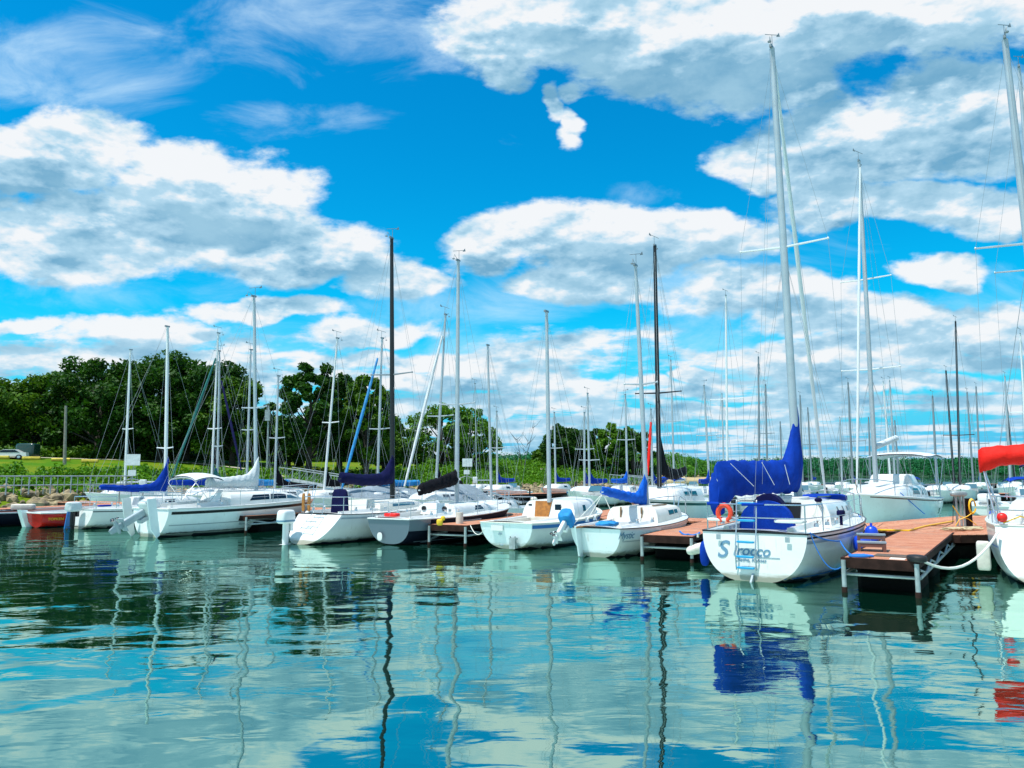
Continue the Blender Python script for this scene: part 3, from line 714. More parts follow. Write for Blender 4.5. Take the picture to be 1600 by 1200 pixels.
# pedestals with sign board
def pedestal(px, py0, Y, s, label):
    P = pix(px, py0, Y); P.z = ZD; r = empty('power_pedestal', P); tag(r, label, 'power pedestal')
    k = Y / 1208
    b = MB(); b.tube([(0, 0, 0), (0, 0, 50 * k * s)], .03, 6)
    b.tube([(0, 0, 39 * k * s), (-18 * k * s, 0, 33 * k * s), (-18 * k * s, 0, 0)], .035, 6); b.tube([(0, 0, 39 * k * s), (18 * k * s, 0, 33 * k * s), (18 * k * s, 0, 0)], .035, 6); b.build('frame', M_galv, r)
    c = MB(); c.sup((-17 * k * s, -.05, 26 * k * s), (9 * k * s, .16, 15 * k * s), .2, .2); c.build('meter_box', M_pedw, r, True)
    c = MB(); c.sup((18 * k * s, -.05, 30 * k * s), (10 * k * s, .18, 14 * k * s), .2, .2); c.build('meter_box', M_pedw, r, True)
    c = MB(); c.box((1 * k, -.05, 67 * k * s), (21 * k * s, .03, 17 * k * s)); c.build('sign_board', M_pedw, r)
    c = MB(); c.box((0, -.05, 47 * k * s), (12 * k * s, .03, 9 * k * s)); c.build('sign_board', M_pedw, r)
    c = MB(); c.tube([(1 * k, 0, 40 * k * s), (1 * k, 0, 76 * k * s)], .02, 6); c.build('sign_post', M_galv, r)
pedestal(205, 770, 42, 1.02, 'power stand with two meter boxes and a large blank white board at the left dock')
pedestal(729, 765, 62, .74, 'small distant power stand with a white board beside the second tall grey mast')
# ---------------------------------------------------------------- boat parts
class Hull:
    def __init__(s, L, B, h0, hb, tw=.75, rs=0.0, rb=.8, zb=.02, draft=.35, p=1.15, q=.8, dip=.05, fine=1.5, tmax=.42):
        s.__dict__.update(locals())
    def b(s, t):
        if t < s.tmax: return s.B / 2 * (s.tw + (1 - s.tw) * math.sin(math.pi / 2 * t / s.tmax))
        return s.B / 2 * max(.004, math.cos(math.pi / 2 * ((t - s.tmax) / (1 - s.tmax)) ** s.fine)) ** .85
    def h(s, t): return s.h0 + (s.hb - s.h0) * t ** 1.6 - s.dip * 4 * t * (1 - t)
    def pt(s, t, k, side=1, off=0.0):
        ph = k * math.pi / 2; b = s.b(t); h = s.h(t)
        zb = s.zb - s.draft * math.sin(math.pi * min(1, t * 1.15 + .0)) ** .8 if t < .86 else s.zb - s.draft * .1
        z = zb + (h - zb) * (1 - math.cos(ph)) ** s.p
        fl = 1.0 if t < .5 else 1 - .25 * (t - .5) * 2 * (1 - k)
        y = b * math.sin(ph) ** s.q * fl
        zn = max(0, z) / h
        x = t * (s.L - s.rb * (1 - zn)) + (1 - t) ** 2 * s.rs * zn
        return Vector((x, side * (y + off), z))
    def build(s, root, mt, trans=None, rub=None, rubr=.025, k_anti=None, nm='hull'):
        ts = [0, .015, .04] + [i / 22 for i in range(2, 21)] + [.93, .96, .985, 1.0]; ks = [i / 14 for i in range(15)]
        b = MB(); rows = []
        for t in ts:
            rows.append([s.pt(t, k, 1) for k in reversed(ks)] + [s.pt(t, k, -1) for k in ks[1:]])
        n = len(rows[0]); vs = [p for r in rows for p in r]; o = 0
        b.v = [tuple(p) for p in vs]
        for i in range(len(rows) - 1):
            for k in range(n - 1):
                q = (i * n + k, i * n + k + 1, (i + 1) * n + k + 1, (i + 1) * n + k); zc = sum(vs[a].z for a in q) / 4
                b.f.append(q); b.mi.append(1 if zc < .05 else 0)
        h = b.build(nm, [stained(mt), M_anti], root, True, 50)
        c = MB(); rw = rows[0]; c.add([(p.x - .002, p.y, p.z) for p in rw], [tuple(range(len(rw)))]); c.build('transom', stained(trans or mt), root)
        if rub:
            for sd in (1, -1):
                r_ = MB(); r_.tube([s.pt(t, 1, sd, .004) for t in ts], rubr, 6); r_.build('rub_rail', rub, root, True)
            r_ = MB(); r_.tube([s.pt(0, 1, 1) + Vector((-.01, 0, 0)), s.pt(0, 1, -1) + Vector((-.01, 0, 0))], rubr, 6); r_.build('transom_rail', rub, root, True)
        return h
    def stripe(s, root, k0, k1, mt, t0=0.0, t1=.99, name='stripe', side=-1, n=26, off=.006, slant=0.0):
        b = MB(); rows = []
        for i in range(n + 1):
            t = t0 + (t1 - t0) * i / n
            rows.append([s.pt(min(t + slant * (k0 - k1), 1), k0, side, off), s.pt(t, (k0 + k1) / 2, side, off), s.pt(t, k1, side, off)])
        b.rows(rows); return b.build(name, mt, root, True)
    def stripez(s, root, z0, z1, mt, t0=0.0, t1=.985, side=-1, name='stripe', n=26, off=.007):
        """stripe between two heights given as fractions of the freeboard"""
        def kz(t, f):
            lo, hi = 0, 1; tgt = f * s.h(t)
            for _ in range(22):
                md = (lo + hi) / 2
                if s.pt(t, md).z < tgt: lo = md
                else: hi = md
            return lo
        b = MB(); b.rows([[s.pt(t, kz(t, z0 + (z1 - z0) * j / 2), side, off) for j in range(3)] for t in [t0 + (t1 - t0) * i / n for i in range(n + 1)]])
        return b.build(name, mt, root, True)
    def deck(s, root, mt, cock=None, camber=.05, name='deck'):
        ts = sorted(set([0, .02, .06] + [i / 18 for i in range(1, 18)] + [.97, .995]))
        if cock: ts = sorted(set(ts + [cock[0] - .0008, cock[0], cock[1], cock[1] + .0008]))
        rows = []
        for t in ts:
            b_ = s.b(t); h = s.h(t); row = []
            cw = cock[2] if cock else .3
            cw = min(cw, b_ * .9)
            ys = [-b_, -cw - .003, -cw, -cw * .45 - .003, -cw * .45, 0, cw * .45, cw * .45 + .003, cw, cw + .003, b_]
            for j, y in enumerate(ys):
                z = h + camber * (1 - (y / b_) ** 2)
                if cock and cock[0] - 1e-6 <= t <= cock[1] + 1e-6:
                    if 3 < j < 7: z = h - cock[3]
                    elif 1 < j < 9: z = h - cock[3] * .45
                zn = 1; x = t * s.L + (1 - t) ** 2 * s.rs
                row.append((x, y, z))
            rows.append(row)
        b = MB(); b.rows(rows); return b.build(name, mt, root, True, 30)
class Cabin:
    """trunk cabin: x0 aft bulkhead, x1 front; w half width aft; hh height above the deck"""
    def __init__(s, hull, x0, x1, w, hh, front=.9, base=0.0, aft=.12, tumble=.82, drop=.25):
        s.hull = hull; s.x0 = x0; s.x1 = x1; s.w = w; s.hh = hh; s.front = front; s.aft = aft; s.tumble = tumble; s.drop = drop
        s.prof = [(1, -.15), (1, 0.0), (.965, .45), (s.tumble + .06, .82), (s.tumble - .04, .95), (s.tumble * .6, 1.02), (0, 1.08)]
    def wh(s, x):
        f = (x - s.x0) / (s.x1 - s.x0); hl = s.hull; t = x / hl.L
        w = min(s.w * (1 - .10 * f), max(.05, hl.b(min(t, 1)) - .22)); 
        if f > .8: w *= 1 - .35 * ((f - .8) / .2) ** 2
        fl = (s.x1 - x) / s.front
        h = s.hh * (1 - s.drop * f) * min(1, max(.02, 1 - (1 - min(fl, 1)) ** 1.6))
        return w, h
    def pt(s, x, j, side):
        w, h = s.wh(x); a, b_ = s.prof[j]; z0 = s.hull.h(x / s.hull.L) + .02
        return Vector((x - (s.aft * b_ * (1 - (x - s.x0) / (s.x1 - s.x0)) * -1 if b_ > 0 else 0), side * a * w, z0 + b_ * h))
    def side(s, x, f, sd, off=.008):
        w, h = s.wh(x); z0 = s.hull.h(x / s.hull.L) + .02
        # linear along the side wall
        a = np.interp(f, [0, .45, .82], [1, .965, s.tumble + .06])
        return Vector((x + s.aft * f * (1 - (x - s.x0) / (s.x1 - s.x0)), sd * (a * w + off), z0 + f * h))
    def build(s, root, mt, name='cabin'):
        xs_ = [s.x0 + (s.x1 - s.x0) * f for f in [0, .03, .1, .2, .3, .4, .5, .6, .7, .78, .85, .9, .94, .97, 1.0]]
        rows = [[s.pt(x, j, 1) for j in range(7)] + [s.pt(x, j, -1) for j in range(5, -1, -1)] for x in xs_]
        b = MB(); b.rows(rows); b.add(rows[0], [tuple(range(13))]); return b.build(name, mt, root, True, 35)
    def window(s, root, x0, x1, f0, f1, mt=None, sd=-1, sl=0.0, sl1=None, name='window'):
        sl1 = sl if sl1 is None else sl1
        b = MB(); n = 8; rows = []
        for i in range(n + 1):
            g = i / n; xa = x0 + (x1 - x0) * g; xb = (x0 + sl) + (x1 + sl1 - x0 - sl) * g
            rows.append([s.side(xa, f0, sd), s.side((xa + xb) / 2, (f0 + f1) / 2, sd, .010), s.side(xb, f1, sd)])
        b.rows(rows); return b.build(name, mt or M_glass, root, True)
    def top(s, x): w, h = s.wh(x); return s.hull.h(x / s.hull.L) + .02 + 1.06 * h
def tubes(root, name, pts, r, mt, n=6): b = MB(); b.tube(pts, r, n); return b.build(name, mt, root, True)
def cover(root, A, E, hm, he, collar, mt, wid=.2, seed=1, name='sail_cover', sag=0.0, up=.35, wr=.02, ties=0, tiemat=None, tail=0.0, cw=.30):
    """sail cover bundled on a boom from mast point A to boom end E"""
    A = Vector(A); E = Vector(E); n = 44; m = 18; rows = []; d = (E - A); dh = Vector((d.x, d.y, 0)).normalized(); side = Vector((-dh.y, dh.x, 0))
    for i in range(n + 1):
        s_ = (i / n) ** 1.5 if i else 0
        if i == n: s_ = 1
        c = A + d * s_ - Vector((0, 0, sag * math.sin(math.pi * s_)))
        top = he + (hm - he) * (1 - s_) ** 1.3 + (collar - hm) * max(0, 1 - s_ / cw) ** (2.3 if cw > .2 else 1.25)
        bot = -(up * (he + (hm - he) * (1 - s_)) * .55) - tail * max(0, (s_ - .82) / .18) ** .7
        w_ = wid * (.45 + .55 * min(1, s_ / .10)) * (1 - .25 * s_) * (.35 if i in (0,) else 1)
        if i == n: w_ *= .55; top *= .75
        row = []
        for k in range(m):
            a = 2 * math.pi * k / m; ca, sa = math.cos(a), math.sin(a)
            zc = (top + bot) / 2; hh_ = (top - bot) / 2
            wz = 1.0 - .35 * max(0, sa) if True else 1
            wv = wr * (mnoise.noise(Vector((s_ * 9 + seed * 7, a * 1.3, seed))) + .6 * math.sin(s_ * 55 + sa * 5 + seed) * (1 - s_ * .5))
            row.append(c + side * (ca * w_ * wz * .5 + wv * ca) + Vector((0, 0, zc + sa * hh_ + wv * .8 * sa)))
        rows.append(row)
    b = MB(); b.rows(rows, True); k0 = 0; b.f.append(tuple(range(m - 1, -1, -1))); b.mi.append(0); b.f.append(tuple(n * m + k for k in range(m))); b.mi.append(0)
    o = b.build(name, mt, root, True, 60)
    for q in range(ties):
        s_ = .15 + .8 * q / max(1, ties - 1); i = int((s_ ** (1 / 1.5)) * n); r_ = [p + (p - sum(rows[i], Vector()) / m).normalized() * .008 for p in rows[i]]
        t = MB(); t.tube(r_, .009, 5, closed=True); t.build('tie', tiemat or M_rope, o)
    return o
def outboard(root, P, cowl=None, body=None, tilt=0.0, scale=1.0, yaw=0.0, sidemat=None, cover_m=None, trim=True):
    """outboard hung at P (clamp); x forward"""
    Mx = Matrix.Translation(P) @ Matrix.Rotation(yaw, 4, 'Z') @ Matrix.Rotation(tilt, 4, 'Y') @ Matrix.Scale(scale, 4)
    cowl = cowl or M_plasw; body = body or M_plas
    def fin(b, nm, mt, par): b.v = [tuple(Mx @ Vector(v)) for v in b.v]; return b.build(nm, mt, par, True, 45)
    b = MB(); b.sup((-.20, 0, -.30), (.20, .13, .72), .3, .5); b.box((-.19, 0, -.64), (.36, .22, .025)); b.sup((-.19, 0, -.82), (.17, .06, .40), .4, .6); b.sup((-.22, 0, -.80), (.42, .10, .11), .9, .9)
    b.slab([(-.10, .008, -.86), (-.30, .008, -.86), (-.24, .008, -1.04), (-.16, .008, -1.02)], (0, -.016, 0))
    b.box((-.03, 0, -.10), (.10, .20, .26))
    leg = fin(b, 'outboard_motor', body, root)
    c = MB(); c.sup((-.20, 0, .20), (.56, .36, .42), .38, .45, taper=-.06)
    if cover_m:
        for i, v in enumerate(c.v): c.v[i] = (v[0] + .03 * math.sin(v[2] * 30 + v[1] * 9), v[1] * (1.12 + .10 * math.sin(v[2] * 22 + v[0] * 14)), v[2])
    fin(c, 'cowl', cover_m or cowl, leg)
    if trim and not cover_m: c = MB(); c.sup((-.20, 0, .08), (.575, .375, .07), .2, .45); fin(c, 'cowl_band', sidemat or M_black, leg)
    p = MB()
    for k in range(3):
        a = k * 2.094; p.sup((-.44, math.cos(a) * .075, -.80 + math.sin(a) * .075), (.03, .10, .10), .8, .8)
    fin(p, 'propeller', M_black, leg)
    return leg
def local(root, P):
    a = root.rotation_euler.z; d = P - root.location
    return Vector((d.x * math.cos(a) + d.y * math.sin(a), -d.x * math.sin(a) + d.y * math.cos(a), d.z))
def solvex(root, head, px, y=0.0):
    """local x at which the boat's line (offset y to port) is seen at column px"""
    r = ratio(px); d, l = dirh(head); X0 = root.location.x + l.x * y; Y0 = root.location.y + l.y * y
    return (r * Y0 - X0) / (d.x - r * d.y)
def worldY(root, head, x, y=0.0): d, l = dirh(head); return root.location.y + d.y * x + l.y * y
def mast(root, head, xm, zf, top, r=.065, mt=None, hull=None, spreaders=(), wind=True, rig=True, wr=None, stay=True, back=True, spm=None, low=True, furl=None, furlmat=None, vane=True):
    Y = worldY(root, head, xm); T_ = local(root, pix(top[0], top[1], Y)); Fp = Vector((xm, 0, zf)); mt = mt or M_alu
    n = 7; b = MB(); pts = [Fp.lerp(T_, i / n) for i in range(n + 1)]
    # a slight rake curve
    b.tube(pts, [r * (1 - .32 * (i / n) ** 2) for i in range(n + 1)], 12, flat=1.25); m = b.build('mast', mt, root, True, 60)
    wr = wr or max(.0035, Y * .00016); at = lambda f: Fp.lerp(T_, f)
    c = MB(); c.box(T_ + Vector((-.02, 0, .03)), (.24, .07, .07)); c.build('masthead', M_alud, m)
    if wind:
        k = MB(); k.tube([T_ + Vector((.05, 0, 0)), T_ + Vector((.05, 0, .42))], .006 + Y * .0001, 5); k.tube([T_ + Vector((-.18, .12, .36)), T_ + Vector((.22, -.12, .46))], .007 + Y * .0001, 5)
        k.slab([T_ + Vector((.17, -.09, .40)), T_ + Vector((.27, -.16, .43)), T_ + Vector((.25, -.14, .54))], (.006, .01, 0)); k.build('wind_vane', M_alud, m)
        if vane:
            k = MB(); k.tube([T_ + Vector((-.05, 0, .05)), T_ + Vector((-.36, -.05, .16)), T_ + Vector((-.40, -.05, .02))], .008, 5); k.sup(T_ + Vector((-.42, -.05, -.02)), (.10, .10, .05), .8, .8, 8, 5); k.build('wind_cups', M_alud, m)
    if hull is None: return m
    tips = []
    for (f, w_) in spreaders:
        for sd in (1, -1):
            p0 = at(f); p1 = p0 + Vector((-.05, sd * w_, .04)); k = MB(); k.tube([p0, p1], [.028 + Y * .0002, .018 + Y * .0002], 6); k.sup(p1, (.05 + Y * .0006,) * 3, .8, .8, 8, 5); k.build('spreader', spm or mt, root, True)
            tips.append((sd, p1))
    tch = min(.98, xm / hull.L)
    if rig:
        for sd in (1, -1):
            ch = Vector((xm - .1, sd * (hull.b(tch) - .06), hull.h(tch)))
            path = [at(.985)] + [p for s2, p in sorted(tips, key=lambda q: -q[1].z) if s2 == sd] + [ch]
            tubes(root, 'shroud', path, wr, M_wire, 4)
            if low and spreaders:
                tubes(root, 'lower_shroud', [at(spreaders[0][0] - .015), ch + Vector((.35, 0, 0))], wr, M_wire, 4)
                tubes(root, 'lower_shroud', [at(spreaders[0][0] - .015), ch + Vector((-.35, 0, 0))], wr, M_wire, 4)
        if low: tubes(root, 'halyard', [at(.97) + Vector((.10, .03, 0)), at(.5) + Vector((.13, .05, 0)), Fp + Vector((.12, .04, .1))], wr, M_wcan, 4); tubes(root, 'topping_lift', [T_ + Vector((-.08, 0, 0)), Vector((max(.4, xm - 3.1), 0, zf + .5))], wr * .9, M_wire, 4)
        if stay: tubes(root, 'forestay', [at(.98), Vector((hull.L - .06, 0, hull.hb + .03))], wr, M_wire, 4)
        if back: tubes(root, 'backstay', [T_, Vector((.05 + hull.rs, 0, hull.h0 + .05))], wr, M_wire, 4)
    return m
def furl_px(root, head, x0, p0, x1, p1, r, mt, name='furled_sail'):
    """rolled headsail between two sightings; x0/x1 local x for depth"""
    a = local(root, pix(p0[0], p0[1], worldY(root, head, x0))); c = local(root, pix(p1[0], p1[1], worldY(root, head, x1)))
    n = 30; b = MB(); b.tube([a.lerp(c, i / n) for i in range(n + 1)], [r * (.5 + .55 * math.sin(math.pi * min(1, .12 + .8 * i / n)) + .07 * math.sin(i * 2.1)) for i in range(n + 1)], 8)
    return b.build(name, mt, root, True)
def rails(root, hull, stern=True, bow=True, xs=(), hh=.55, r=.014, x_pull=None):
    L = hull.L
    if stern:
        z = hull.h0; b = MB(); x1 = L * .13
        P = [(x1 + .15, hull.b(.13) - .07), (.15 + hull.rs, hull.b(0) - .06), (.03 + hull.rs, hull.b(0) - .3)]
        top = [(x, y, z + hh) for x, y in P] + [(x, -y, z + hh) for x, y in reversed(P)]
        b.tube(top, r, 7); b.tube([(x, y, z_ - hh * .48) for x, y, z_ in top], r * .8, 6)
        for (x, y) in (P[0], P[1]):
            for s in (1, -1): b.tube([(x, s * y, z + .01), (x, s * y, z + hh)], r, 6)
        b.build('stern_rail', M_steel, root, True)
    if bow:
        b = MB(); zt_ = hull.hb + hh * .95; xa = L * .86; ya = hull.b(.86) - .04; xb = L - .08
        b.tube([(xa, ya, hull.h(.86) + hh * .95), (L * .94, hull.b(.94) * .9, zt_), (L + .08, .10, zt_ + .02), (L + .08, -.10, zt_ + .02), (L * .94, -hull.b(.94) * .9, zt_), (xa, -ya, hull.h(.86) + hh * .95)], r, 7)
        for s in (1, -1):
            b.tube([(xa, s * ya, hull.h(.86)), (xa, s * ya, hull.h(.86) + hh * .95)], r, 6); b.tube([(xb, s * .06, hull.hb), (L + .05, s * .1, zt_)], r, 6)
        b.build('bow_rail', M_steel, root, True)
    prev = {}
    sts = list(xs)
    for x in sts:
        for s in (1, -1):
            t = x / L; y = s * (hull.b(t) - .06); z = hull.h(t); k = MB(); k.tube([(x, y, z), (x, y, z + hh)], r * .9, 6); k.build('stanchion', M_steel, root)
    if sts:
        for s in (1, -1):
            for f in (1.0, .5):
                pts = []
                if stern: pts.append((L * .13 + .15, s * (hull.b(.13) - .07), hull.h0 + hh * f))
                pts += [(x, s * (hull.b(x / L) - .06), hull.h(x / L) + hh * f) for x in sts]
                if bow: pts.append((L * .86, s * (hull.b(.86) - .04), hull.h(.86) + hh * .95 * f))
                tubes(root, 'lifeline', pts, .005, M_steel, 4)
def boat_root(x, y, head, label, cat='sailboat', group=None, name='sailboat'):
    r = empty(name, (x, y, 0), R(90 - head)); return tag(r, label, cat, group)
def hatch(root, cab, x, w_, l, mt=M_gel, name='hatch', y=0.0):
    b = MB(); b.sup((x, y, cab.top(x) + .02), (l, w_, .09), .3, .3); return b.build(name, mt, root, True)
def fender(P, mt, label, r=.12, h=.55, hook=True, group=None, cat='fender', tilt=0.0):
    b = MB(); Mx = Matrix.Rotation(tilt, 3, 'Y'); b.sup((0, 0, 0), (2 * r, 2 * r, h), .7, 1.0, 14, 10, Mx); root = b.build('fender', mt, None, True); root.location = P; tag(root, label, cat, group)
    if hook: k = MB(); k.tube([(0, 0, h / 2 - .03), (0, 0, h / 2 + .06)], .03, 8); k.build('cap', mt, root)
    return root
# ---------------------------------------------------------------- near row
def companion(root, cab, w_, z1, mt, x=None, name='companionway', y=0.0, z0=-.12, wt=None):
    x = cab.x0 if x is None else x; hz = cab.hull.h(x / cab.hull.L) + .02; b = MB(); wt = wt or w_ * 1.12
    zt_ = z1 * cab.hh; xo = lambda z: x + cab.aft * z / cab.hh - .012
    b.slab([(xo(z0), y + w_ / 2, hz + z0), (xo(z0), y - w_ / 2, hz + z0), (xo(zt_), y - wt / 2, hz + zt_), (xo(zt_), y + wt / 2, hz + zt_)], (-.02, 0, 0))
    return b.build(name, mt, root)
def bh_pane(root, cab, y, z, w_, h_, mt, name='bulkhead_window', fr=None):
    hz = cab.hull.h(cab.x0 / cab.hull.L); x = cab.x0 + cab.aft * z / cab.hh - .02
    b = MB(); b.box((x, y, hz + z), (.02, w_, h_)); return b.build(name, mt, root)
def coaming(root, hull, t0, t1, y, hh=.16, mt=M_gel):
    b = MB()
    for s in (1, -1):
        n = 8; rows = []
        for i in range(n + 1):
            t = t0 + (t1 - t0) * i / n; x = t * hull.L + (1 - t) ** 2 * hull.rs; z = hull.h(t); h2 = hh * (.55 + .45 * i / n); yy = min(y, hull.b(t) - .16)
            rows.append([(x, s * (yy + .16), z), (x, s * (yy + .10), z + h2), (x, s * yy, z + h2), (x, s * (yy - .02), z - .1)])
        b.rows(rows); b.add(rows[0], [(0, 1, 2, 3)])
    return b.build('coaming', mt, root, True, 30)
def gear(root, hull, n=3, seed=0, x0=.1, x1=.35):
    """winches and cleats on the coamings"""
    rg_ = random.Random(seed)
    for i in range(n):
        for s in (1, -1):
            t = x0 + (x1 - x0) * (i + .5) / n; x = t * hull.L + hull.rs * .5; y = s * (hull.b(t) - .22); z = hull.h(t) + .10
            b = MB(); b.tube([(x, y, z), (x, y, z + .07), (x, y, z + .075), (x, y, z + .13)], [.055, .045, .03, .05], 10); b.build('winch', M_steel, root, True)
# --- the boat with the lettered transom -----------------------------------
HD = 34.0
rS = boat_root(5.02, 16.35, HD, 'white sailboat with a lettered transom, light blue ladder steps and a royal blue boom cover')
hS = Hull(8.3, 2.8, 1.0, 1.18, tw=.78, rs=.10, rb=1.0, zb=-.03, draft=.45, p=1.0, q=.72, dip=.04)
hS.build(rS, M_gel, M_gel, M_black, .018); hS.deck(rS, M_gel, (.05, .34, .52, .42)); coaming(rS, hS, .04, .36, .62, .18)
for sd in (1, -1):
    hS.stripez(rS, .90, .935, M_dkhull, side=sd); hS.stripez(rS, .80, .86, M_grey, side=sd); hS.stripez(rS, .07, .10, M_bstripe, side=sd, name='boot_stripe')
cS = Cabin(hS, 2.95, 7.0, .98, .56, front=1.2, drop=.18); cS.build(rS, M_gel); companion(rS, cS, .52, .92, M_black); hatch(rS, cS, 3.55, .62, .9)
for sd in (1, -1):
    cS.window(rS, 4.05, 4.2, .30, .72, M_glass, sd); cS.window(rS, 4.75, 4.88, .32, .70, M_glass, sd); cS.window(rS, 5.3, 5.75, .4, .66, M_glass2, sd)
    g = MB(); g.tube([(3.6, sd * .55, cS.top(3.6) - .01), (3.65, sd * .55, cS.top(3.6) + .06), (5.4, sd * .52, cS.top(5.2) + .04), (5.45, sd * .52, cS.top(5.4) - .03)], .018, 6); g.build('grab_rail', M_green, rS, True)
bh_pane(rS, cS, .55, .30, .22, .14, M_glass2); gear(rS, hS, 3, 1)
b = MB()
for sd in (1, -1): b.box((.02, sd * .72, .88), (.02, .09, .11))
b.build('transom_vent', M_grey, rS)
ms = mast(rS, HD, solvex(rS, HD, 1246), 1.5, (1206, 76), .085, M_alu, hS, [(.545, 1.12)], spm=M_aluw)
xm = solvex(rS, HD, 1246)
# second furled headsail spar from masthead to the bow
furl_px(rS, HD, xm + .2, (1209, 92), 8.2, (1290, 775), .055, M_aluw, 'furled_jib')
Ym = worldY(rS, HD, xm)
A = local(rS, pix(1246, 748, Ym)); E = local(rS, pix(1118, 752, worldY(rS, HD, .35, .9)))
bm = MB(); bm.tube([A, E], .06, 10); bm.build('boom', M_alu, rS, True)
cover(rS, A + (A - E).normalized() * .10, E, .46, .46, 1.98, M_blue, .46, 3, sag=.0, up=1.35, wr=.045, tail=.32, cw=.17)
b = MB(); b.sup(E + Vector((.14, .02, -.28)), (.34, .30, .95), .5, .7); b.v = [(v[0] + .02 * math.sin(v[2] * 24), v[1] + .02 * math.sin(v[2] * 17), v[2]) for v in b.v]; b.build('cover_end_flap', M_blue, rS, True)
for (p0, p1, ya) in (((1141, 724), (1178, 760), -.05), ((1190, 722), (1210, 758), -.1), ((1226, 726), (1234, 757), -.1)):
    a, c = pix(*p0, 17.35), pix(*p1, 17.3); tubes(rS, 'lazy_line', [local(rS, a), local(rS, c)], .007, M_wcan, 5)
# stern rail with blue pads
rails(rS, hS, True, True, (3.2, 5.0, 6.4), .58, .015)
zr = hS.h0 + .58
for (y0, y1) in ((.98, .72), (.22, -.25)):
    t = MB(); t.tube([(.12, y0, zr), (.12, y1, zr)], .036, 8); t.build('rail_pad', M_blue, rS, True)
for sd in (1, -1):
    s_ = MB(); s_.sup((.32, sd * .72, hS.h0 + .24), (.42, .62, .07), .4, .4); s_.build('stern_seat', M_gel, rS, True)
M_step = mat('light_blue_plastic', (.005, .30, .58), .35)
ld = MB()
for y in (.34, -.08): ld.tube([(-.02, y, .22), (-.06, y, .60), (.06, y, 1.1), (.13, y, 1.60), (.17, y, 1.66)], .016, 7)
lad = ld.build('boarding_ladder', M_steel, rS, True)
for z, x in ((.27, -.05), (.50, -.08), (.80, -.02), (1.24, .08), (1.60, .13)):
    t = MB(); t.sup((x, .13, z), (.07, .37, .05), .4, .4); t.build('step', M_step, lad, True)
w_ = MB(); n = 26; pf = [(.0, math.cos(math.pi * (i / n)) * .58, max(0, math.sin(math.pi * i / n)) ** .8 * .62) for i in range(n + 1)]
w_.slab([(.85 + .02 * math.sin(i), p[1] - .06, hS.h0 + .02 + p[2]) for i, p in enumerate(pf)], (.22, 0, 0)); w_.build('wheel_cover', M_blue, rS, True, 50)
w_ = MB(); w_.slab([(1.0, p[1] * .7 - .06, hS.h0 + .12 + p[2] * 1.08) for p in pf], (.3, 0, 0)); w_.build('pedestal_cover', M_navy, rS, True, 50)
hb_ = MB(); hb_.tube([(.16, .62 + .14 * math.cos(a), hS.h0 + .38 + .17 * math.sin(a)) for a in [R(d_) for d_ in range(-70, 251, 20)]], .055, 8); hb_.build('horseshoe_buoy', M_horse, rS, True)
cr = MB()
for k in range(7): cr.tube([(2.0 + .01 * k, -.92 + .05 * math.sin(k), hS.h0 + .60), (2.03, -1.00 - .015 * k, hS.h0 + .3), (2.0, -.93, hS.h0 + .08 + .01 * k), (1.97, -.84 + .01 * k, hS.h0 + .3), (2.0 + .01 * k, -.90, hS.h0 + .60)], .011, 5)
cr.build('coiled_rope', M_rope, rS, True)
b = MB(); b.sup((2.0, -.92, hS.h0 + .64), (.16, .16, .10), .8, .8); b.build('rope_cap', M_navy, rS, True)
b = MB(); b.sup((3.35, -1.12, hS.h0 + .30), (.26, .18, .14), .5, .7); b.tube([(3.35, -1.12, hS.h0 + .02), (3.35, -1.12, hS.h0 + .26)], .035, 8); b.build('winch_cover', M_navy, rS, True)
b = MB(); b.sup((5.9, -.2, cS.top(5.9) - .02), (1.5, 1.1, .22), .5, .5); b.build('foredeck_tarpaulin', M_blue, rS, True)
ru = MB(); ru.slab([(-.012, .02, .16), (-.30, .02, -.1), (-.34, .02, -.7), (.0, .02, -.7)], (0, -.04, 0)); ru.build('rudder', M_grey, rS)
def tr_text(root, name, body, size, y, z, m, x=-.012, shear=.25, lean=0.0, off=0.0):
    Mx = Matrix(((0, lean, -1, x), (-1, 0, 0, y), (0, 1, 0, z), (0, 0, 0, 1)))
    return text_mesh(name, body, size, Mx, m, root, shear, .003, off)
tr_text(rS, 'boat_name', 'S', .50, .66, .46, M_letter, x=.034, lean=.1, off=.006)
tr_text(rS, 'boat_name', 'irocco', .30, .04, .52, M_letter, x=.040, lean=.1, off=.004)
tr_text(rS, 'home_port', 'Olathe, Kansas', .11, .06, .40, M_letter, x=.028, lean=.1, shear=.2)
b = MB(); b.box((.038, -.30, .495), (.008, .5, .010)); b.build('name_underline', M_letter, rS)
# --- boat at the right edge -------------------------------------------------
rK = boat_root(10.85, 15.35, 34, 'white sailboat cut by the right edge with a red rolled canopy and yellow rope')
hK = Hull(8.6, 2.9, 1.15, 1.3, tw=.80, rs=.55, rb=1.0, zb=-.05, draft=.3, p=1.3, q=.8); hK.build(rK, M_gel, M_gel, M_gel2, .02); hK.deck(rK, M_gel, (.07, .34, .55, .4)); coaming(rK, hK, .05, .36, .7, .25)
cK = Cabin(hK, 3.0, 7.0, 1.0, .5, drop=.1); cK.build(rK, M_gel); companion(rK, cK, .5, .9, M_teak)
for sd in (1, -1): hK.stripez(rK, .60, .625, M_bstripe, side=sd); cK.window(rK, 3.7, 5.4, .3, .7, M_glass, sd)
mast(rK, 34, 3.7, 1.6, (1570, 62), .085, M_alu, hK, [(.54, 1.1)])
rails(rK, hK, True, False, (3.4, 5.2), .6, .017); gear(rK, hK, 2, 3)
q0 = local(rK, pix(1529, 716, 17.2)); q1 = q0 + Vector((.35, -2.2, .05))
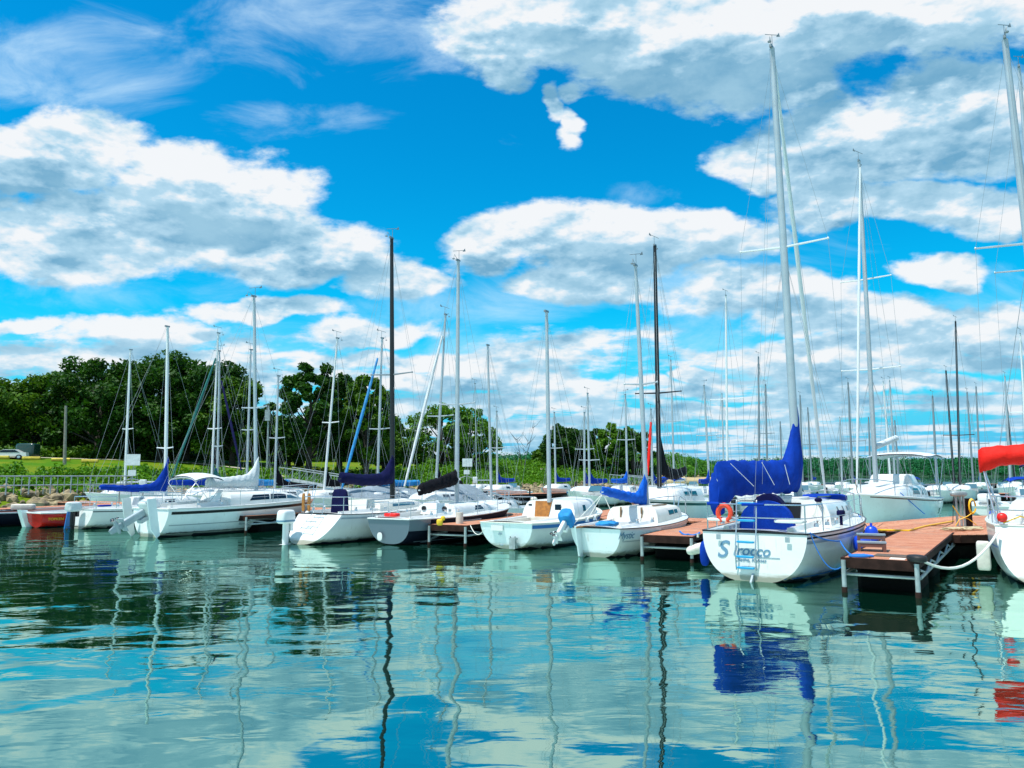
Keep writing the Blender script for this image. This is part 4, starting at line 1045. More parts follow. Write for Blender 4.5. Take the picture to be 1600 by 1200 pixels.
cover(rK, q1, q0, .26, .24, .26, M_redc, .5, 8, 'canopy', sag=-.04, up=1.5, wr=.03, tail=.12)
for (x_, y_) in ((.7, 1.12), (1.0, 1.0)):
    tubes(rK, 'canopy_frame', [(x_, y_, hK.h0), q0 + Vector((.05, -.05, -.1))], .017, M_steel)
    tubes(rK, 'canopy_frame', [(x_, -y_, hK.h0), q1 + Vector((.05, .05, -.1))], .017, M_steel)
b = MB(); b.sup((.55, 1.02, hK.h0 + .16), (.2, .2, .2), .9, .9); b.build('red_ball', M_redb, rK, True)
b = MB(); b.tube([(.5, 1.0, hK.h0 + .05), (.9, .7, hK.h0 + .18), (1.4, .6, hK.h0 + .12)], .014, 6); b.tube([(.0, .55, hK.h0 + .12), (-.02, .48, hK.h0 - .12), (-.03, .36, hK.h0 - .22)], .02, 6); b.sup((-.06, .33, hK.h0 - .24), (.12, .16, .12), .8, .8); b.build('yellow_rope', M_ropey, rK, True)
b = MB(); b.sup(local(rK, pix(1537, 868, 16.9)), (.22, .26, .62), .25, .4); b.build('side_fender', M_fend, rK, True)
# --- bright blue cover boat ---------------------------------------------------
rH = boat_root(2.30, 21.1, 31, 'small white sailboat with a bright blue boom cover drooping towards its stern')
hH = Hull(6.5, 2.35, .78, .98, tw=.62, rs=-.12, rb=.8, zb=-.02, draft=.3, p=.95, q=.72); hH.build(rH, M_gel, M_gelb, M_black, .014); hH.deck(rH, M_gel, (.05, .36, .45, .34)); coaming(rH, hH, .03, .38, .55, .12)
cH = Cabin(hH, 2.45, 5.6, .82, .46, front=1.1, drop=.2); cH.build(rH, M_gel2); cH.window(rH, 3.55, 4.05, .38, .70); cH.window(rH, 4.1, 4.42, .40, .68)
companion(rH, cH, .55, .95, M_gel, name='companionway_board'); gear(rH, hH, 2, 2)
for y in (.36, -.30):
    b = MB(); b.box((cH.x0 - .01 + .06, y, hH.h0 + .22), (.03, .05, .48)); b.build('wood_trim', M_deckw, rH)
b = MB(); b.box((3.6, -.46, cH.top(3.6) - .0), (1.2, .04, .03)); b.build('hand_rail', M_deckw, rH)
hH.stripez(rH, .60, .94, M_gelb, .02, .30, name='name_panel'); hH.stripez(rH, .84, .93, M_grey, .30, .97)
hH.stripez(rH, .54, .56, M_grey, .02, .36)
def side_text(root, hull, body, size, t, f, m, name='boat_name', shear=.3):
    a = hull.stripez(root, f, f + .01, m, t, t + .02); p0 = Vector(a.data.vertices[0].co); bpy.data.objects.remove(a)
    a = hull.stripez(root, f, f + .3, m, t, t + .12); vs = [v.co.copy() for v in a.data.vertices]; bpy.data.objects.remove(a)
    X = (vs[-3] - vs[0]).normalized(); Z_ = (vs[2] - vs[0]).normalized(); N = X.cross(Z_); Z_ = N.cross(X)
    p0 = vs[0] + N * .018
    Mx = Matrix(((X.x, Z_.x, N.x, p0.x), (X.y, Z_.y, N.y, p0.y), (X.z, Z_.z, N.z, p0.z), (0, 0, 0, 1)))
    return text_mesh(name, body, size, Mx, m, root, shear, .003)
side_text(rH, hH, 'Mystic', .27, .035, .66, M_letter)
xm = solvex(rH, 31, 1010)
mast(rH, 31, xm, 1.2, (993, 416), .062, M_alu, hH, [(.50, .55)], low=False)
A = local(rH, pix(1009, 785, worldY(rH, 31, xm))); E = local(rH, pix(941, 768, worldY(rH, 31, .5)))
tubes(rH, 'boom', [A, E], .045, M_alu)
cover(rH, A, E, .22, .16, 1.0, M_blue2, .27, 5, up=1.0, wr=.028)
for p in ((890, 826), (918, 812), (958, 806)): tubes(rH, 'mainsheet', [E + Vector((.05, 0, -.05)), local(rH, pix(*p, worldY(rH, 31, .3)))], .010, M_rope, 5)
b = MB(); b.tube([(-.42, .40, .80), (.1, .35, .80), (.75, .12, .82)], .026, 6); b.build('tiller', M_teak, rH, True)
b = MB(); b.slab([(-.14, .42, .85), (-.45, .42, .82), (-.22, .42, .02), (.02, .42, -.05)], (0, .045, 0)); b.build('rudder', M_gelb, rH)
b = MB(); b.sup((.55, -.05, hH.h0 + .08), (.9, .5, .12), .6, .8); b.v = [(v[0], v[1] + .04 * math.sin(v[0] * 14), v[2] + .03 * math.sin(v[1] * 25 + v[0] * 11)) for v in b.v]; b.build('crumpled_towel', M_lblue, rH, True)
outboard(rH, Vector((-.20, .82, .78)), M_plas, M_plasw, R(52), .85, cover_m=M_lblue)
rails(rH, hH, False, True, (), .50, .018)
# --- wooden hatch boat --------------------------------------------------------
rG = boat_root(-.12, 23.4, 31, 'small white sailboat with a varnished wooden hatch board and bare mast')
hG = Hull(6.1, 2.45, .78, 1.02, tw=.74, rs=-.14, rb=.6, zb=.0, draft=.3, p=.92, q=.70); hG.build(rG, M_gel, M_gelb, M_gel2, .016); hG.deck(rG, M_gel2, (.06, .36, .45, .34)); coaming(rG, hG, .04, .36, .58, .1)
hG.stripez(rG, .80, .93, M_bstripe, .0, .97); hG.stripez(rG, .80, .93, M_bstripe, .0, .97, side=1)
cG = Cabin(hG, 2.5, 5.6, .98, .56, front=1.3, drop=.12, aft=.18); cG.build(rG, M_gel)
companion(rG, cG, .48, .95, M_teak, name='hatch_board', y=.22, wt=.62)
bh_pane(rG, cG, -.34, .34, .22, .22, M_glass, 'square_window'); bh_pane(rG, cG, .72, .42, .12, .05, M_glass)
cG.window(rG, 3.2, 3.42, .32, .68); b = MB(); b.box((-.15, .30, .62), (.02, .42, .16)); b.build('transom_slot', M_gel, rG)
b = MB(); b.box((-.16, -.28, .32), (.14, .22, .06)); b.box((-.22, -.28, .18), (.03, .20, .30)); b.tube([(-.2, -.36, .4), (-.08, -.36, .05)], .02, 6); b.tube([(-.2, -.20, .4), (-.08, -.20, .05)], .02, 6); b.build('motor_bracket', M_galv, rG)
for (y, z) in ((.22, .44), (.16, .12)):
    b = MB(); b.sup((-.10, y, z), (.03, .13, .05), .5, .5); b.build('drain_fitting', M_steel, rG)
xm = solvex(rG, 31, 858); mast(rG, 31, xm, 1.3, (854, 488), .06, M_alu, hG, [], wind=False, low=False)
# --- dark striped hull --------------------------------------------------------
rF = boat_root(-3.85, 24.7, 27, 'sailboat with a black hull, pale diagonal stripe and black boom cover')
hF = Hull(8.0, 2.6, .82, 1.02, tw=.62, rs=-.12, rb=1.0, zb=.03, draft=.3, p=1.0, q=.75); hF.build(rF, M_dkhull, M_trans, M_gel, .022); hF.deck(rF, M_gel, (.05, .34, .5, .36)); coaming(rF, hF, .03, .36, .6, .14)
hF.stripez(rF, .55, .97, M_trans, 0, .11, name='quarter_panel')
def diag(root, hull, t0, t1, wd, mt, f0=.05, f1=.85, side=-1):
    rows = []; 
    for i in range(11):
        g = i / 10; f = f0 + (f1 - f0) * g
        def pz(t):
            lo, hi = 0, 1
            for _ in range(20):
                md = (lo + hi) / 2
                if hull.pt(t, md).z < f * hull.h(t): lo = md
                else: hi = md
            return hull.pt(t, lo, side, .010)
        t = t0 + (t1 - t0) * g; rows.append([pz(t), pz(t + wd / 2), pz(t + wd)])
    b = MB(); b.rows(rows); b.build('diagonal_stripe', mt, root, True)
diag(rF, hF, .10, .30, .035, M_grey); hF.stripez(rF, .74, .84, M_grey, .31, .46); hF.stripez(rF, .45, .66, M_grey, .62, .96)
hF.stripez(rF, .10, .125, M_grey, .06, .9)
cF = Cabin(hF, 2.6, 6.3, .82, .36, front=1.8, drop=.2); cF.build(rF, M_gel); cF.window(rF, 4.0, 4.7, .3, .75, M_glass, sl=.1, sl1=-.2); companion(rF, cF, .5, .9, M_gel2); gear(rF, hF, 3, 5)
b = MB(); b.slab([(2.45, .5, hF.h(.3) + .05), (2.45, -.62, hF.h(.3) + .05), (2.6, -.58, hF.h(.3) + .42), (2.6, .46, hF.h(.3) + .42)], (-.02, 0, 0)); ds = b.build('spray_panel', M_gelb, rF)
for y in (.38, -.46): b = MB(); b.tube([(2.44, y, hF.h(.3) + .24), (2.50, y, hF.h(.3) + .24)], .085, 12); b.build('compass', M_black, ds)
b = MB(); b.sup((-.13, .32, .26), (.02, .20, .26), .8, .8); b.build('transom_emblem', M_gel, rF)
xm = solvex(rF, 27, 714); mast(rF, 27, xm, 1.15, (716, 408), .07, M_alu, hF, [(.40, .75)])
A = local(rF, pix(713, 748, worldY(rF, 27, xm))); E = local(rF, pix(655, 767, worldY(rF, 27, 1.2)))
tubes(rF, 'boom', [A, E], .05, M_aluw); cover(rF, A, E, .30, .22, .34, M_blk, .34, 9, up=1.25, wr=.05)
b = MB(); b.sup(A + Vector((0, 0, .12)), (.16, .16, .2), .9, .9); b.build('gooseneck_fitting', M_fend, rF, True)
rails(rF, hF, True, True, (3.4, 5.0), .50, .012)
b = MB(); b.sup((.35, .2, hF.h0 + .1), (.3, .5, .12), .4, .4); b.build('cockpit_cushion', M_redb, rF, True)
# --- white boat with the black mast ---------------------------------------------
rE = boat_root(-6.75, 24.85, 26, 'white racing sailboat with a black mast, navy boom cover and sloping lit transom')
hE = Hull(8.4, 2.7, .92, 1.10, tw=.66, rs=.95, rb=.9, zb=.0, draft=.3, p=1.0, q=.74); hE.build(rE, M_gel, M_gel, M_black, .014); hE.deck(rE, M_gel, (.04, .36, .5, .38)); coaming(rE, hE, .02, .36, .62, .16)
hE.stripez(rE, .84, .90, M_grey, .01, .96); hE.stripez(rE, -.02, .05, M_dkhull, 0, .96, name='boot_stripe')
cE = Cabin(hE, 3.1, 6.6, .85, .38, front=1.6, drop=.2); cE.build(rE, M_gel2); cE.window(rE, 3.9, 5.4, .35, .7, M_glass2); companion(rE, cE, .5, .9, M_gel); gear(rE, hE, 3, 6)
xm = solvex(rE, 26, 614); mast(rE, 26, xm, 1.15, (612, 373), .082, M_mblk, hE, [(.475, .95)], spm=M_alud)
A = local(rE, pix(614, 748, worldY(rE, 26, xm))); E = local(rE, pix(531, 747, worldY(rE, 26, 1.3)))
tubes(rE, 'boom', [A, E], .06, M_mblk); cover(rE, A, E, .30, .22, 1.05, M_navy, .36, 11, sag=.10, up=1.2, wr=.025)
rails(rE, hE, True, False, (3.6, 5.2, 6.6), .56, .013)
b = MB()
for y in (.20, -.22): b.tube([(.20, y, .45), (.62, y, .80), (.80, y, .95), (.85, y, 1.45)], .012, 6)
lad = b.build('boarding_ladder', M_steel, rE, True)
for (x, z) in ((.28, .50), (.50, .70), (.80, .98), (.83, 1.25)): t = MB(); t.tube([(x - .02, .20, z), (x - .02, -.22, z)], .014, 6); t.build('rung', M_steel, lad)
for y in (.86, .62): b = MB(); b.sup((1.1, y, hE.h0 + .36), (.05, .12, .62), .4, .4); b.build('wooden_board', M_teak, rE, True)
b = MB(); b.sup((1.55, -.32, hE.h0 + .34), (.16, .66, .95), .4, .45, taper=-.12); b.build('wheel_cover', M_navy, rE, True)
outboard(rE, Vector((.10, .50, .66)), M_plasw, M_plasw, 0, 1.05, sidemat=M_letter)
b = MB(); b.tube([(.1, .78, .62), (.02, .70, .45), (.06, .6, .38), (.12, .72, .55)], .02, 6); b.build('fuel_hose', M_galv, rE, True)
# --- long hull with black stripes ----------------------------------------------
rD = boat_root(-13.0, 27.9, 32, 'high-sided white sailboat with black stripes, white boom cover and raised twin rudders')
hD = Hull(7.9, 2.4, 1.0, 1.22, tw=.88, rs=.05, rb=.9, zb=-.1, draft=.15, p=.62, q=.5, fine=2.2, dip=.02); hD.build(rD, M_gelb, M_gelb, M_gel, .028); hD.deck(rD, M_gel, (.05, .34, .5, .4)); coaming(rD, hD, .03, .36, .6, .2)
for sd in (1, -1): hD.stripez(rD, .80, .90, M_black, .015, .97, side=sd); hD.stripez(rD, .40, .43, M_grey, .02, .95, side=sd, name='hull_knuckle'); hD.stripez(rD, .12, .145, M_black, .03, .96, side=sd, name='boot_stripe')
cD = Cabin(hD, 2.7, 6.9, .95, .48, front=1.9, drop=.15); cD.build(rD, M_gel); cD.window(rD, 3.6, 4.6, .30, .76, M_glass, sl=.18, sl1=0); cD.window(rD, 4.68, 5.5, .30, .75, M_glass); cD.window(rD, 5.55, 6.3, .32, .70, M_glass2, sl1=-.45)
companion(rD, cD, .55, .95, M_gelb); hatch(rD, cD, 3.4, .7, 1.1); gear(rD, hD, 2, 8)
xm = solvex(rD, 32, 401); mast(rD, 32, xm, 1.55, (397, 464), .07, M_alu, hD, [(.42, .75)])
A = local(rD, pix(403, 752, worldY(rD, 32, xm))); E = local(rD, pix(322, 756, worldY(rD, 32, 2.2)))
tubes(rD, 'boom', [A, E], .05, M_alu); cover(rD, A, E, .36, .22, 1.05, M_wcan, .34, 13, sag=.03, up=1.1, wr=.03)
rails(rD, hD, True, True, (3.0, 4.6, 6.0), .58, .013)
def bimini(root, x0, x1, w_, z0, z1, mt, fr=M_steel, name='bimini', th=.05):
    rows = []; n = 8
    for i in range(n + 1):
        f = i / n; row = []
        for j in range(9):
            g = j / 8 * 2 - 1; row.append((x0 + (x1 - x0) * f, g * w_, z1 - .16 * abs(g) ** 3 - .12 * (2 * f - 1) ** 2))
        rows.append(row)
    b = MB(); b.rows(rows); b.rows([[(p[0], p[1], p[2] - th) for p in r_] for r_ in rows]); o = b.build(name, mt, root, True)
    for xx in (x0 + .05, (x0 + x1) / 2, x1 - .05):
        t = MB(); xm_ = (x0 + x1) / 2
        f = (xx - x0) / (x1 - x0); zz = z1 - .12 * (2 * f - 1) ** 2 - th
        t.tube([(xm_, w_, z0), (xx, w_ * .98, zz - .22), (xx, w_ * .8, zz - .06), (xx, 0, zz), (xx, -w_ * .8, zz - .06), (xx, -w_ * .98, zz - .22), (xm_, -w_, z0)], .014, 6); t.build('frame', fr, o, True)
    return o
bimini(rD, 1.2, 2.5, .85, 1.2, 2.28, M_wcan)
for y in (.72, -.78):
    b = MB(); b.slab([(-.06, y, .10), (-.30, y, 1.38), (-.62, y, 1.36), (-.42, y, .30), (-.18, y, .0)], (0, .05, 0)); b.build('rudder', M_gel if y > 0 else M_gelb, rD, True, 30)
outboard(rD, Vector((-.10, -.02, .66)), M_gel, M_plas, R(62), 1.35, sidemat=M_plas)
# --- white boat with patterned motor cover ---------------------------------------
rC = boat_root(-17.9, 32.1, 30, 'white sailboat with a royal blue boom cover and a black outboard under a pale cover')
hC = Hull(6.9, 2.4, .80, .95, tw=.7, rs=.12, rb=.8, zb=-.02, draft=.25, p=.9, q=.66); hC.build(rC, M_gel, M_gel, M_gel, .02); hC.deck(rC, M_gel, (.05, .36, .45, .35)); coaming(rC, hC, .03, .38, .55, .14)
hC.stripez(rC, .86, .90, M_dkhull, .0, .96); cC = Cabin(hC, 2.6, 6.0, .85, .44, front=1.2); cC.build(rC, M_gel); cC.window(rC, 3.4, 3.9, .4, .7); companion(rC, cC, .7, .9, M_grc, y=-.05); gear(rC, hC, 2, 9)
xm = solvex(rC, 30, 260); mast(rC, 30, xm, 1.2, (262, 511), .075, M_aluw, hC, [(.28, .55)], wind=False)
A = local(rC, pix(261, 763, worldY(rC, 30, xm))); E = local(rC, pix(156, 762, worldY(rC, 30, .6)))
tubes(rC, 'boom', [A, E], .05, M_alu); cover(rC, A, E, .30, .14, 1.45, M_blue, .30, 15, sag=.06, up=1.0, wr=.025)
rails(rC, hC, True, False, (), .5, .014)
outboard(rC, Vector((-.10, -.12, .72)), M_wcan, M_black, 0, .95, cover_m=M_wcan)
b = MB(); b.slab([(-.03, .42, .8), (-.18, .42, .78), (-.30, .42, -.1), (-.02, .42, -.1)], (0, .05, 0)); b.build('rudder', M_bstripe, rC)
b = MB(); b.sup((.8, -.5, hC.h0 + .12), (.6, .16, .08), .5, .5); b.build('cockpit_cushion', M_blue, rC, True)
# --- small red boat ---------------------------------------------------------------
rB = boat_root(-20.0, 32.75, 32, 'small open boat with a red hull and white deck beside the dock at left', 'boat', name='motorboat')
hB = Hull(5.2, 1.7, .62, .80, tw=.80, rs=-.15, rb=.7, zb=0, draft=.2, p=.9, q=.8); hB.build(rB, M_red, M_red, M_gel, .03); hB.deck(rB, M_gel, (.10, .45, .5, .35))
side_text(rB, hB, 'TOPKEN', .16, .10, .52, M_ropey, 'hull_lettering', .0)
b = MB(); b.slab([(-.12, .84, .72), (-.40, .84, .74), (-.12, .84, -.05), (.12, .84, -.05)], (0, -.30, 0)); b.build('transom_bracket', M_gelb, rB)
# --- dark boat at the left edge ------------------------------------------------------
rA = boat_root(-23.2, 33.0, 32, 'dark boat with black hull and brown deck at the left edge', 'boat', name='motorboat')
hA = Hull(5.5, 2.5, .60, .72, tw=.9, rs=0, rb=.6, zb=0, draft=.2, p=.6, q=.6); hA.build(rA, M_dkhull, M_dkhull, M_grey, .03); hA.deck(rA, M_brown, (.10, .45, .7, .3))
b = MB(); b.tube([(-.05, -1.0, .55), (-.12, -1.0, .1)], .08, 8); b.build('fender', M_fend, rA, True)
# ---------------------------------------------------------------- boats behind the walkway
def std_boat(pxb, top, label, L=7.2, B=2.5, head=210, Y=None, d0=3.2, hm=M_gel, cov=None, boomlen=None, collar=.9, furl=None, strp=None, mm=None, mr=.062, spr=((.5, .7),), near=True, cabh=.48, wins=True, group='sailboats berthed behind the walkway', tarp=None, boomy=None, rail=True, hbow=None, name='sailboat', cat='sailboat', droop=0.0, covh=.2, wind=True, f0=.85, mast_frac=.60, sag=.05, biminim=None, boomup=.95):
    r = ratio(pxb); xm = L * mast_frac; d, l = dirh(head)
    if Y is None:
        dd = d0 + (L - xm if head > 120 else xm)
        X0, Y0 = W0.x + hd.x * dd, W0.y + hd.y * dd
        t = (X0 - r * Y0) / (r * lf_.y - lf_.x); Mp = wk(t, dd)
    else: Mp = Vector((r * Y, Y, 0))
    rt = Mp - d * xm
    root = boat_root(rt.x, rt.y, head, label, cat, group, name)
    rg_ = random.Random(hash(label) % 1000 if False else int(pxb * 7 + top[1]))
    h = Hull(L, B, f0, hbow or f0 + .22, tw=rg_.uniform(.6, .8), rs=rg_.choice((-.1, .1, .4)), rb=.8, zb=0, draft=.3, p=1.0, q=.74)
    h.build(root, hm, None, M_gel if near else None, .02); h.deck(root, M_gel, (.05, .36, .5, .35) if near else None)
    if strp: 
        for sd in (1, -1): h.stripez(root, .84, .93, strp, .0, .96, side=sd)
        if near:
            for sd in (1, -1): h.stripez(root, .06, .10, strp, .0, .95, side=sd, name='boot_stripe')
    c = Cabin(h, L * .36, L * .82, B * .34, cabh, front=1.2, drop=.2); c.build(root, M_gel)
    if wins:
        for sd in (1, -1):
            c.window(root, L * .46, L * .56, .35, .72, M_glass, sd)
            if near: c.window(root, L * .58, L * .65, .38, .70, M_glass, sd)
    if near: companion(root, c, .5, .92, M_glass2 if rg_.random() < .5 else M_gel2); coaming(root, h, .03, .36, .6, .13)
    zf = c.top(xm) - .03 if xm < L * .8 else f0 + .2
    mast(root, head, xm, zf, top, mr, mm or M_alu, h, list(spr), wind=wind, low=near, vane=near)
    if near and rail: rails(root, h, True, True, (L * .45, L * .68), .5, .014)
    zb = c.top(L * .45) + (boomy if boomy is not None else .35)
    bl = boomlen or xm * .80; A = Vector((xm - .08, 0, zb)); E = Vector((xm - bl, 0, zb - droop))
    tubes(root, 'boom', [A, E], .05, mm or M_alu)
    if cov: cover(root, A, E, covh * 1.5, covh, collar, cov, .28, int(pxb), sag=sag, up=boomup, wr=.03)
    if furl:
        (p0, p1, fm, fr) = furl; furl_px(root, head, xm + .1, p0, L * .97, p1, fr, fm)
    if tarp:
        mt, x0, x1, hh = tarp; rows = []
        for i in range(13):
            f = i / 12; x = x0 + (x1 - x0) * f; t = x / L; bb = h.b(t) + .03; zz = h.h(t); ridge = hh * math.sin(math.pi * min(1, .12 + f * .8)) ** .5
            rows.append([(x, sd * bb * a, zz - .12 + (ridge + .12) * (1 - a ** 1.5) + .03 * math.sin(x * 5 + a * 6)) for sd, a in ((1, 1), (1, .8), (1, .5), (1, .2), (1, 0), (-1, .2), (-1, .5), (-1, .8), (-1, 1))])
        b = MB(); b.rows(rows); b.add(rows[0], [tuple(range(9))]); b.add(rows[-1], [tuple(range(8, -1, -1))]); b.build('tarpaulin', mt, root, True, 40)
    if biminim: bimini(root, L * .08, L * .34, B * .36, f0 + .3, f0 + 1.5, biminim)
    return root
std_boat(196, (204, 547), 'white sailboat behind the dark outboard motor, its tall mast beside the blank white board', L=6.8, mr=.075, mm=M_aluw, spr=((.42, .55),), wind=False)
std_boat(331, (341, 521), 'white sailboat whose slanting rolled headsail is dark teal, left of two close masts', L=7.6, cov=M_gteal, collar=1.2, furl=((337, 560), (268, 748), M_gteal, .07), mm=M_aluw, spr=((.38, .6),))
std_boat(340, (343, 549), 'sailboat with a long royal blue boom cover behind the white bimini of the striped hull', L=7.4, head=30, d0=3.6, cov=M_blue, collar=.95, boomlen=4.4, spr=((.30, .5),))
std_boat(386, (392, 547), 'white sailboat with a slanting navy rolled headsail, left of the white boom cover', L=7.2, cov=M_lblue, collar=.5, furl=((346, 595), (377, 735), M_navy, .07), spr=((.42, .6),))
std_boat(430, (435, 588), 'white sailboat with a thin black boom cover left of the steel ramp', L=7.0, cov=M_blk, collar=1.1, droop=.25, covh=.16, spr=((.45, .6),))
std_boat(507, (527, 529), 'white sailboat with a black mast collar behind the navy wheel cover', L=7.4, cov=M_blk, collar=1.2, boomlen=2.0, mm=M_aluw, spr=((.44, .6),), furl=None)
std_boat(590, (597, 529), 'sailboat under grey tarpaulin, its light blue rolled headsail slanting left of the black mast', L=7.8, cov=M_lblue, collar=.7, furl=((590, 560), (531, 775), M_lblue, .075), tarp=(M_grc, 1.0, 7.0, .75), spr=((.40, .7),))
std_boat(681, (696, 492), 'sailboat under grey tarpaulin with a slanting whitish rolled headsail, behind the black boom cover', L=7.8, cov=M_blk, collar=1.4, boomlen=2.4, furl=((691, 525), (632, 760), M_wcan, .075), tarp=(M_grc, .6, 4.6, .9), spr=((.42, .8),))
std_boat(768, (762, 540), 'small white sailboat with a bare drooping boom, right of the tall grey mast', L=5.6, B=2.1, cov=None, spr=(), droop=.55, mr=.055, f0=.6, cabh=.36, wind=False, boomlen=2.9)
rO = std_boat(1030, (1023, 384), 'large white sailboat with a dark green stripe, black mast and black boom cover', L=8.8, B=2.9, cov=M_blk, collar=1.9, boomlen=3.7, strp=M_green, mm=M_mblk, mr=.085, spr=((.385, 1.0),), f0=1.05, cabh=.62, mast_frac=.72, sag=.25, droop=.1, covh=.26, d0=2.6, boomy=.75)
# boat with arched white bimini
rQ = boat_root(19.2, 36.9, 220, 'large white cruising sailboat with wedge windows and an arched white bimini frame')
hQ = Hull(9.0, 3.1, 1.15, 1.45, tw=.78, rs=.3, rb=.7, zb=0, draft=.3, p=.9, q=.66, fine=2.0); hQ.build(rQ, M_gelb, M_gelb, M_gel, .04); hQ.deck(rQ, M_gel, (.06, .3, .6, .4))
hQ.stripez(rQ, .93, .96, M_brown, .01, .97, side=1); cQ = Cabin(hQ, 2.8, 8.0, 1.15, .62, front=3.2, drop=.1); cQ.build(rQ, M_gel)
for a, b_ in ((5.2, 4.1), (3.9, 3.5)): cQ.window(rQ, b_, a, .28, .72, M_glass, 1, sl=.05, sl1=-.25)
for a in (3.2, 2.98): cQ.window(rQ, a, a + .08, .25, .75, M_glass2, 1)
w_ = hQ.stripez(rQ, .45, .66, M_glass, .22, .27, side=1, name='port_light')
b = MB(); b.sup((3.9, 0, cQ.top(3.9) + .12), (1.5, 1.7, .55), .2, .3, taper=-.12); b.build('sea_hood', M_gel, rQ, True)
xm = solvex(rQ, 220, 1368); mast(rQ, 220, xm, 1.9, (1342, 252), .08, M_alu, hQ, [(.34, 1.15), (.62, 1.0)], spm=M_aluw)
furl_px(rQ, 220, xm + .3, (1344, 262), 8.9, (1339, 762), .055, M_aluw, 'furled_jib')
A = Vector((xm - .1, 0, 3.35)); tubes(rQ, 'boom', [A, A + Vector((-2.6, .2, .45))], .13, M_wcan, 10)
bimini(rQ, .3, 3.1, 1.35, 1.4, 3.25, M_wcan); rails(rQ, hQ, True, True, (3.6, 5.6, 7.0), .6, .018)
tubes(rQ, 'mooring_line', [(7.4, 1.1, 1.5), (6.6, 1.5, .9), (6.4, 1.7, .66)], .02, M_ropeb)
# boat seen from astern between the pedestal and the red canopy
rR = boat_root(30.2, 44.0, 40, 'white boat with a sloping stern and dark navy canopy behind the power pedestal', 'boat', name='motorboat')
hR = Hull(8.0, 3.4, 1.15, 1.3, tw=.9, rs=1.4, rb=.8, zb=.2, draft=.3, p=.7, q=.7); hR.build(rR, M_gel, M_gel, M_gel, .04); hR.deck(rR, M_gel, (.2, .45, .9, .4))
cR = Cabin(hR, 3.4, 7.0, 1.2, .8, front=2.5); cR.build(rR, M_gel); cR.window(rR, 3.7, 5.2, .3, .8, M_glass); bimini(rR, 1.9, 4.0, 1.35, 1.3, 2.95, M_navy)
b = MB(); b.box((1.0, .1, .82), (.05, .7, .12)); b.build('stern_vent', M_grey, rR); b = MB(); b.sup((3.1, .1, 1.7), (.9, 1.8, .7), .4, .5); b.build('console_cover', M_navy, rR, True)
# ---------------------------------------------------------------- far boats
FG = 'distant sailboats across the harbour'
def far(pxb, tx, ty, Y, cov, label, L=7.0, head=210, mm=None, hm=M_gel, strp=None, spr=((.5, .75),), mr=None, **kw):
    return std_boat(pxb, (tx, ty), label, L=L, head=head, Y=Y, hm=hm, cov=cov, mm=mm, strp=strp, near=False, spr=spr, mr=mr or .05 + Y * .0004, group=FG, wind=Y < 90, **kw)
A_ = M_alud
far(777, 776, 643, 66, M_blue, 'small distant white boat with a royal blue cover behind the bare drooping boom', 6.2)
far(745, 742, 600, 70, None, 'small distant white boat just right of the small power stand', 5.8, spr=(), mr=.03)
far(868, 866, 645, 72, M_blue, 'distant white boat with a small blue cover just right of the wooden hatch boat mast', 6.5)
far(913, 913, 645, 58, M_blue, 'left of the two distant boats with adjoining blue covers before the small clump', 6.5, strp=M_bstripe)
far(921, 918, 615, 57, M_blue, 'right of the two distant boats with adjoining blue covers before the small clump', 6.8, spr=((.28, .8),))
far(980, 977, 617, 62, M_blue2, 'distant boat with a bright blue cover by the ramp, before the pale leafy tree', 6.8, head=30)
far(1019, 1017, 640, 60, M_blue, 'distant white boat with a bright red slanting rolled sail beside the black mast', 6.8, furl=((1017, 660), (1012, 742), M_redc, .11), mm=M_alu)
far(1053, 1048, 563, 75, M_wcan, 'distant white boat with a white mast cover above the black boom cover', 7.2, collar=1.8)
far(1108, 1100, 603, 58, M_blue, 'distant white boat with a blue cover just left of the royal blue boom cover', 6.8, head=30, boomlen=2.6)
far(1131, 1128, 615, 95, M_blue, 'far boat with thin mast just left of the tall pale mast near the sandy point', 6.5)
far(1136, 1134, 462, 56, M_wcan, 'distant boat with a tall pale mast above the left end of the royal blue cover', 8.0, mm=M_aluw, spr=((.45, 1.2),))
far(1186, 1185, 558, 66, M_navy, 'distant boat with a dark grey mast rising over the middle of the royal blue cover', 7.5, mm=A_, spr=((.30, 1.2),))
far(1199, 1196, 601, 80, M_blue, 'far thin-masted boat just right of the dark grey mast over the royal blue cover', 7.0, mm=A_)
far(1222, 1219, 659, 104, None, 'far boat with a low thin mast left of the blue mast collar', 6.0, mm=A_, spr=())
far(1254, 1250, 618, 88, M_blk, 'far boat with a thin dark mast just right of the blue mast collar', 6.8, mm=A_, spr=())
far(1268, 1262, 637, 96, M_blue, 'far boat with a short thin mast before the wooded hill, left of the leaning jib', 6.4, mm=A_)
far(1315, 1312, 652, 92, M_navy, 'far boat with a short grey mast and navy cover, left of the white wrapped forestay', 6.5, spr=())
far(1332, 1325, 598, 70, M_blue, 'distant boat with a dark mast and blue cover just left of the white wrapped forestay', 7.2, mm=A_, spr=((.42, 1.2),))
far(1360, 1357, 652, 98, None, 'far boat with a low mast just left of the two-spreader mast', 6.4, mm=A_, spr=())
far(1391, 1380, 597, 74, M_blue, 'distant boat with a pale mast behind the sloping boom of the bimini boat', 7.0, mm=M_aluw, spr=())
far(1398, 1390, 595, 80, M_navy, 'distant boat with a grey mast over the middle of the arched white bimini', 7.2, mm=M_alu, spr=((.3, .9),))
far(1404, 1398, 657, 102, M_blk, 'far boat with a low dark mast over the arched white bimini', 6.0, mm=A_, spr=())
far(1463, 1457, 619, 62, M_blue, 'distant boat with a grey mast and blue cover just right of the arched white bimini', 7.0, mm=A_, spr=())
